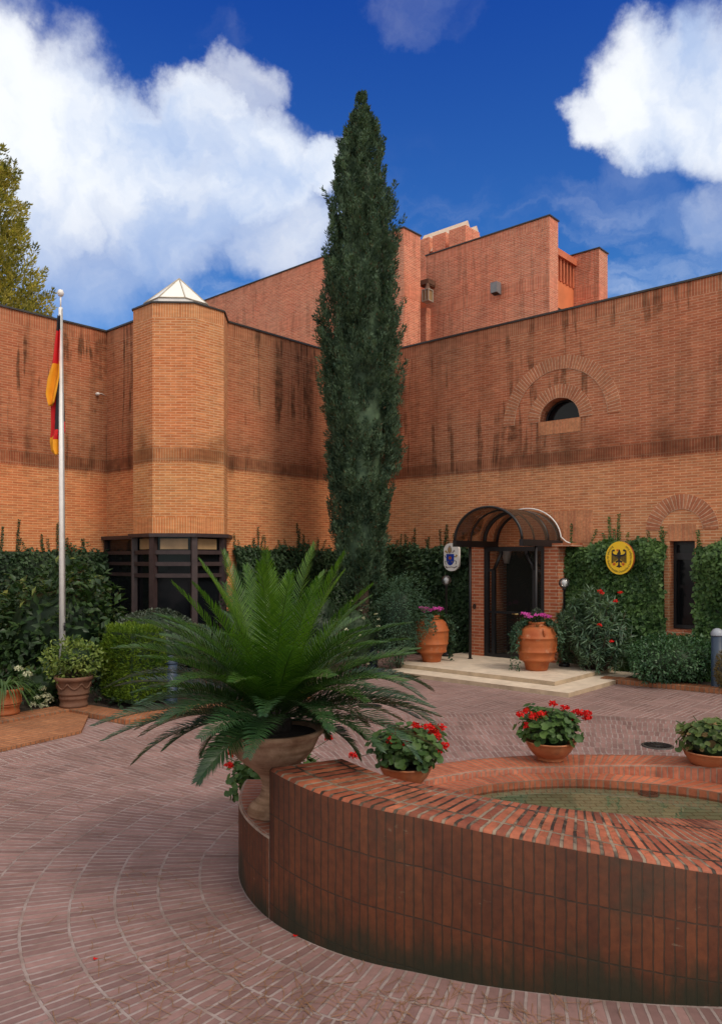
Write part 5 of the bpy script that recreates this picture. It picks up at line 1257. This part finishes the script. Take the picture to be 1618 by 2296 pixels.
shrub('round_bush', 'low rounded glossy green bush under the narrow window', 'bush', c_, (.80, .52, .42), 5600, .062, .032, L_rnd, .06, .15, .62, .12, core_k=.74, zmin=.08)
c_ = gp(1622, 1556, 0); c_.z = .26
shrub('small_conifer', 'small golden conifer cut by the right photo edge before the navy bollard', 'shrub', c_+Z*.08, (.13, .13, .34), 1500, .055, .010, leaf_mat('bronze_conifer_leaf', (.08, .06, .02), (.22, .16, .06), .3, .6, .2), 0.085, .8, .5, .1, inner=False, nstem=1)
# low leafy ground cover in the left bed
n = 6500; PPs = []
bp = [K0-dirl*4, K1, K2, dk, W(LS, 12.3), W(LS, RS_N+.3), W(LLS+.3, RS_N-.3), W(LLS+.3, 1)]
def inside(x, y, pl):
    c = False; j = len(pl)-1
    for i in range(len(pl)):
        if (pl[i].y > y) != (pl[j].y > y) and x < (pl[j].x-pl[i].x)*(y-pl[i].y)/(pl[j].y-pl[i].y)+pl[i].x: c = not c
        j = i
    return c
xs = [p.x for p in bp]; ys = [p.y for p in bp]; kin = M
while len(PPs) < n:
    x, y = rng.uniform(max(min(xs), -9), max(xs)), rng.uniform(min(ys), max(ys))
    if y < 15.5 and inside(x, y, bp):
        e_ = min((Vector((x, y, 0))-a).dot(Vector((-(b-a).y, (b-a).x, 0)).normalized()) for a, b in ((K0-dirl*4, K1), (K1, K2), (K2, dk)) if True)
        d1 = Vector((x, y, 0))-K1
        ok = all((Vector((x, y, 0))-p_).dot(nv) > .38 or not cond for p_, nv, cond in ((K1, Vector((-(K2-K1).y, (K2-K1).x, 0)).normalized(), (Vector((x, y, 0))-K1).dot((K2-K1).normalized()) > -.2 and x < K2.x+.2), (K2, Vector((-(K3-K2).y, (K3-K2).x, 0)).normalized(), x > K2.x-.2), (K1, Vector((-dirl.y, dirl.x, 0)), x < K1.x+.1)))
        if ok:
            hh = .16+.14*math.sin(x*3)*math.sin(y*2.3)+.25*min(1, max(0, (Vector((x, y, 0))-K1).dot(M)/3)); PPs.append((x, y, .06+abs(hh)*rng.random()**.7))
P = C(PPs); A = unit(rdir(n)+C([0, -.3, .4])); 
o = np_mesh('undergrowth', [leaf_arrays(P, A, unit(C([0, 0, 1.])+rdir(n)*.6), .085*rng.uniform(.6, 1.3, n), .055*rng.uniform(.6, 1.2, n))+(0,)], [L_dark])
o['kind'] = 'stuff'
# ------------------------------------------------------------------ geraniums
def round_leaves(P, Nn, r):
    n = len(P); Nn = unit(Nn); h = unit(np.cross(Nn, rdir(n))); w = np.cross(Nn, h); V = [P-Nn*r[:, None]*.25]
    for k_ in range(8):
        a = 2*math.pi*k_/8+.2; s_ = 1.0 if k_ else .45; V.append(P+(h*math.cos(a)+w*math.sin(a))*(r*s_)[:, None]*(1+.0*k_)+Nn*(r*.10*(k_ % 2))[:, None])
    V = np.stack(V, 1).reshape(-1, 3); i = np.arange(n)[:, None]*9
    T = np.concatenate([i+C([0, 1+k_, 1+(k_+1) % 8]) for k_ in range(8)], 1).reshape(-1, 3); return V, T
def geranium(label, p, h, rad, n, flowers, mat, fr_=(.028, .038), yd=0.0):
    base = Vector(p)+Z*(h); t_ = thing('geranium', label, 'flower plant', base, 'geraniums in the bowls')
    c = A3(base)+C([0, 0, rad[2]*.55]); d = rdir(n); d[:, 2] = np.where(d[:, 2] < -.45, -d[:, 2], d[:, 2])
    ph = rng.uniform(0, 6.28, 4); kk = rng.normal(size=(4, 3))*3.0; lump = 1+.16*sum(np.sin(d@kk[i]+ph[i]) for i in range(4))/2
    P = c+d*(rng.uniform(.55, 1.0, n)*lump)[:, None]*C(rad)
    parts = [round_leaves(P, d*.8+C([0, -.2, .7])+rdir(n)*.45, rng.uniform(.018, .042, n))+(0,), lump_mesh(c, rad, scale=.62)+(1,)]
    np_mesh('foliage', parts, [mat, L_dark], t_, base)
    mb = MB()
    for k_ in range(14):
        a = rng.uniform(0, 6.28); e_ = C([math.cos(a)*rad[0], math.sin(a)*rad[1], rad[2]*.8])*rng.uniform(.6, .95); mb.tube([base, Vector(c+e_*.5), Vector(c+e_)], .004, 4)
    for x, y in flowers:
        f_ = at(x, y, p.y-yd-rng.uniform(.0, .16)); mb.tube([Vector(c), (Vector(c)+f_)/2+Z*.02, f_-Z*.012], .0028, 4)
        r = rng.uniform(*fr_); np_mesh('flower_head', [umbel(A3(f_), r, 46, .024, .8)+(0,)], [P_red], t_, f_)
    mb.build('stem', m_stem, t_); return t_
z2 = lambda pts: [(728.6+a*.5498, 1513+b*.5498) for a, b in pts]
geranium('red geranium nearest the palm, with one flower head hanging out to the left', B1, .16, (.325, .29, .205), 520, z2([(118, 332), (270, 268), (298, 240), (330, 282), (370, 210), (373, 248), (415, 212), (436, 214), (445, 232), (456, 255), (470, 218), (488, 290), (455, 318)]), L_ger)
geranium('red geranium with many flower heads on top, in the middle bowl', B2, .16, (.305, .28, .215), 560, z2([(797, 163), (822, 150), (847, 172), (822, 208), (878, 160), (893, 172), (905, 162), (930, 120), (933, 168), (942, 190), (938, 205), (975, 135), (970, 158), (1005, 177), (1022, 153), (1045, 160), (1067, 158), (1068, 178)]), L_ger)
geranium('pale leggy geranium without flowers in the bowl at the right edge', B3, .16, (.31, .28, .20), 460, [], L_gery)
geranium('geranium with yellowing leaves half hidden behind the stone urn', B4, .15, (.42, .32, .25), 620, [(517, 1674), (737, 1655), (514, 1716), (519, 1690)], L_ger, (.022, .03))
# ------------------------------------------------------------------ planting in the jars
def jar_plant(p, R_, H_, label, side):
    base = Vector(p)+Z*H_*.97; t_ = thing('jar_flowers', label, 'flower plant', base, 'planting in the terracotta jars')
    c = A3(base)
    np_mesh('box_ball', [blob_leaves(c+C([0, 0, .13]), (.105, .105, .13), 900, .026, .018, 0.2, .8, .06)+(0,), lump_mesh(c+C([0, 0, .12]), (.10, .10, .12), scale=.85)+(1,)], [L_dome, L_dark], t_, base)
    d = rdir(300); P = c+d*C([R_*.62, R_*.62, .10])+C([0, 0, .03])
    np_mesh('foliage', [leaf_arrays(P, unit(d+C([0, 0, .5])), unit(d+C([0, 0, .7])), .06*rng.uniform(.6, 1.2, 300), .032*rng.uniform(.6, 1.2, 300))+(0,)], [L_ger], t_, base)
    for k_ in range(17):
        a = 2*math.pi*k_/17+rng.normal()*.2; r = R_*rng.uniform(.40, .66); q = Vector(c)+Vector((r*math.cos(a), r*math.sin(a), rng.uniform(.10, .17))); np_mesh('flower', [umbel(A3(q), .042, 28, .030, .6)+(0,)], [P_pink], t_, q)
    parts = []
    for a0, n_, ln in side:                          # trails of ivy hanging over the shoulder
        for k_ in range(n_):
            a = R(a0)+rng.normal()*.38; l = ln*rng.uniform(.45, 1.1); m = int(l/.014); u = np.linspace(0, 1, m)
            r = R_*(.45+.72*np.clip(u*l/.28, 0, 1)**.7)+rng.normal()*.02; z = .02-np.maximum(0, u*l-.10)*.95
            P = np.stack([c[0]+np.cos(a+.3*u*rng.normal())*r, c[1]+np.sin(a)*r, c[2]+z], 1)+rng.normal(size=(m, 3))*.022
            o_ = C([math.cos(a), math.sin(a), 0]); parts.append(leaf_arrays(P, unit(rng.normal(size=(m, 3))+C([0, 0, -.6])+o_*.4), unit(o_+C([0, 0, .6])+rng.normal(size=(m, 3))*.4), .05*rng.uniform(.6, 1.2, m), .045*rng.uniform(.6, 1.2, m))+(0,))
    np_mesh('trailing_ivy', parts, [L_fea], t_, base); return t_
jar_plant(J1, .335, .89, 'pink flowers, little box ball and trailing ivy in the left jar', ((-112, 6, .40), (10, 12, .95), (165, 6, .5)))
jar_plant(J2, .362, .86, 'pink flowers, little box ball and long trailing ivy in the right jar', ((-160, 8, .55), (-178, 7, .95), (-20, 7, .45), (15, 8, .9)))
# ------------------------------------------------------------------ palm (cycad) in the urn
rng = np.random.default_rng(23)
L_mid = leaf_mat('middle_palm_leaf', (.020, .062, .010), (.066, .140, .018), .28, .35, .48)
CB = UB+Z*.545
palm = thing('sago_palm', 'sago palm with a dense fan of stiff arching fronds, in the stone urn', 'palm', UB+Z*.53)
mb = MB(); mb.lathe([(.10, -.06), (.12, .0), (.12, .06), (.08, .13), (0, .17)], CB, 14); mb.build('trunk', m_soil, palm)  # near-black colour puts the shade beneath the fronds on the trunk
def frond(Lf, bend, wmax, seedk):
    r_ = np.random.default_rng(seedk); N = 58; V = []; T = []; t_s = np.linspace(0, 1, N+1); pos_ = [np.zeros(3)]; dirs = []
    for i in range(N+1):
        a = -bend*(t_s[i]**1.25); dirs.append(C([math.cos(a), .06*math.sin(2*t_s[i]+seedk), math.sin(a)]))
        if i < N: pos_.append(pos_[-1]+dirs[-1]*Lf/N)
    for i in range(0, N+1, 2):                        # midrib
        p = pos_[i]; d = unit(dirs[i]); up = unit(np.cross(d, C([0, 1., 0]))*-1); sd_ = C([0, 1., 0]); w = .0062*(1-.8*t_s[i]); V += [p+sd_*w, p-sd_*w, p+up*w*1.2]
    nr = N//2+1
    for i in range(nr-1):
        for j in range(3): a, b = i*3+j, i*3+(j+1) % 3; T += [(a, b, b+3), (a, b+3, a+3)]
    for i in range(6, N+1):
        tt = t_s[i]; p = pos_[i]; d = unit(dirs[i]); up = np.cross(d, C([0, 1., 0])); up = up if up[2] > 0 or abs(up[0]) > .5 else -up
        up = unit(C([-d[2], 0, d[0]]))
        l = wmax*min(1, (tt-.06)/.16)**.6*(1-.72*max(0, (tt-.42)/.58)**1.5)*r_.uniform(.88, 1.08); fw = .32+.75*tt**1.4; w = .0044
        for s_ in (1, -1):
            v = .34+r_.normal()*.05; ld = unit(C([0, s_*1.0, 0])*math.cos(v)*(1-.32*fw)+up*math.sin(v)*.8+d*fw+r_.normal(size=3)*.03)
            nn_ = unit(np.cross(ld, d)*s_); ed = unit(np.cross(ld, nn_)); m = p+ld*l*.55; e_ = p+ld*l-up*l*.10
            o_ = len(V); V += [p+ed*w*.8, p-ed*w*.8, m+ed*w, m-ed*w, e_]; T += [(o_, o_+1, o_+3), (o_, o_+3, o_+2), (o_+2, o_+3, o_+4)]
    return C(V), C(T)
def frond_mesh(i, Lf, bend, w, mat):
    o = np_mesh('frond', [frond(Lf, bend, w, i)+(0,)], [mat]); me = o.data; bpy.data.objects.remove(o); return me
kinds = {k_: [frond_mesh(10*i+j, L_, R(b_), w_, mt) for j, (L_, b_) in enumerate(v)] for i, (k_, w_, mt, v) in enumerate((
    ('up', .168, L_paly, ((1.03, 24), (.98, 32), (1.06, 16))), ('mid', .185, L_mid, ((.96, 38), (1.02, 52), (.92, 46))), ('out', .185, L_pal, ((.98, 44), (.90, 54), (1.02, 38))), ('long', .185, L_pal, ((1.08, 78), (1.14, 70))), ('low', .160, L_pal, ((.66, 55), (.58, 70)))))}
plist = []
for kd_, cnt, e0, e1, off_ in (('up', 19, 62, 86, 0), ('mid', 17, 50, 66, 9), ('mid', 19, 34, 52, 3), ('out', 19, 18, 36, 12), ('out', 15, 2, 20, 5), ('low', 13, -8, 12, 2)):
    for k_ in range(cnt): plist.append((kd_, 360*k_/cnt+off_+rng.normal()*5, rng.uniform(e0, e1)))
plist = [p for p in plist if not (math.cos(R(p[1]+75)) > .62 and p[2] < 13)]+[('long', a_, e_) for a_, e_ in ((-12, 30), (8, 38), (-28, 24), (176, 40), (-20, 44), (25, 34))]+[('low', -115, 2), ('low', -140, -4)]
for i, (kd_, az, el_) in enumerate(plist):
    me = kinds[kd_][i % len(kinds[kd_])]; o = bpy.data.objects.new('frond', me); COL.objects.link(o); o.parent = palm
    a = R(az); o.rotation_euler = (R(rng.normal()*9), -R(el_), a); sc_k = rng.uniform(.90, 1.04); o.scale = (sc_k,)*3
    o.location = CB-(UB+Z*.53)+Vector((math.cos(a)*.075, math.sin(a)*.075, .05+.07*max(0, math.sin(R(el_)))))
# ------------------------------------------------------------------ fallen needles and petals
V = []; T = []
def needle(p, l, a, w=.0015):
    d_ = C([math.cos(a), math.sin(a), 0]); s_ = C([-d_[1], d_[0], 0]); o_ = len(V); b_ = rng.normal()*.35*l
    pts = [p-d_*l/2, p+s_*b_*.3+C([0, 0, .004]), p+d_*l/2]
    for q in pts: V.extend([q-s_*w, q+s_*w])
    for j in (0, 2): T.extend([(o_+j, o_+j+1, o_+j+3), (o_+j, o_+j+3, o_+j+2)])
for cx_, cy_, sp_, n in ((-1.1, 4.6, .4, 70), (-.9, 3.9, .35, 110), (-.2, 3.6, .25, 120), (-1.8, 5.4, .8, 60), (.9, 3.5, .18, 90), (-1.0, 3.2, .4, 80), (.35, 3.65, .15, 60), (-2.2, 6.5, 1.2, 40)):
    for _ in range(n):
        x, y = rng.normal(cx_, sp_), rng.normal(cy_, sp_)
        ang = math.degrees(math.atan2(y-PC.y, x-PC.x))
        if (x-PC.x)**2+(y-PC.y)**2 > (pv(ang)+.04)**2: needle(C([x, y, .004]), rng.uniform(.06, .18), rng.uniform(0, 6.28))
for _ in range(170):
    a = rng.uniform(-150, -60); u = rng.random(); r = r_in(a)+(r_out(a)-r_in(a))*(.1+.8*u); q = pp(r, a, h_top(a)+.004); needle(A3(q), rng.uniform(.04, .11), rng.uniform(0, 6.28), .0012)
o = np_mesh('pine_needles', [(C(V), C(T), 0)], [plain('dry_needle', (.24, .12, .055), .8, var=.3)]); o['kind'] = 'stuff'
PV = []; 
for x, y in ((660, 2103), (212, 2155), (640, 2098), (225, 2432)):
    p = gp(x, y); PV.append([p.x, p.y, .006])
for i, p in enumerate(PV[:2]):
    o = np_mesh('fallen_petal', [leaf_arrays(C([p, p]), C([[1, .3, .5], [-.4, 1, .6]]), C([[0, 0, 1.], [0, .3, 1.]]), C([.022, .02]), C([.016, .015]))+(0,)], [P_red])
    tag(o, ('fallen red petal on the paving close to the foot of the pool wall', 'fallen red petal on the open paving at the lower left')[i], 'petal')
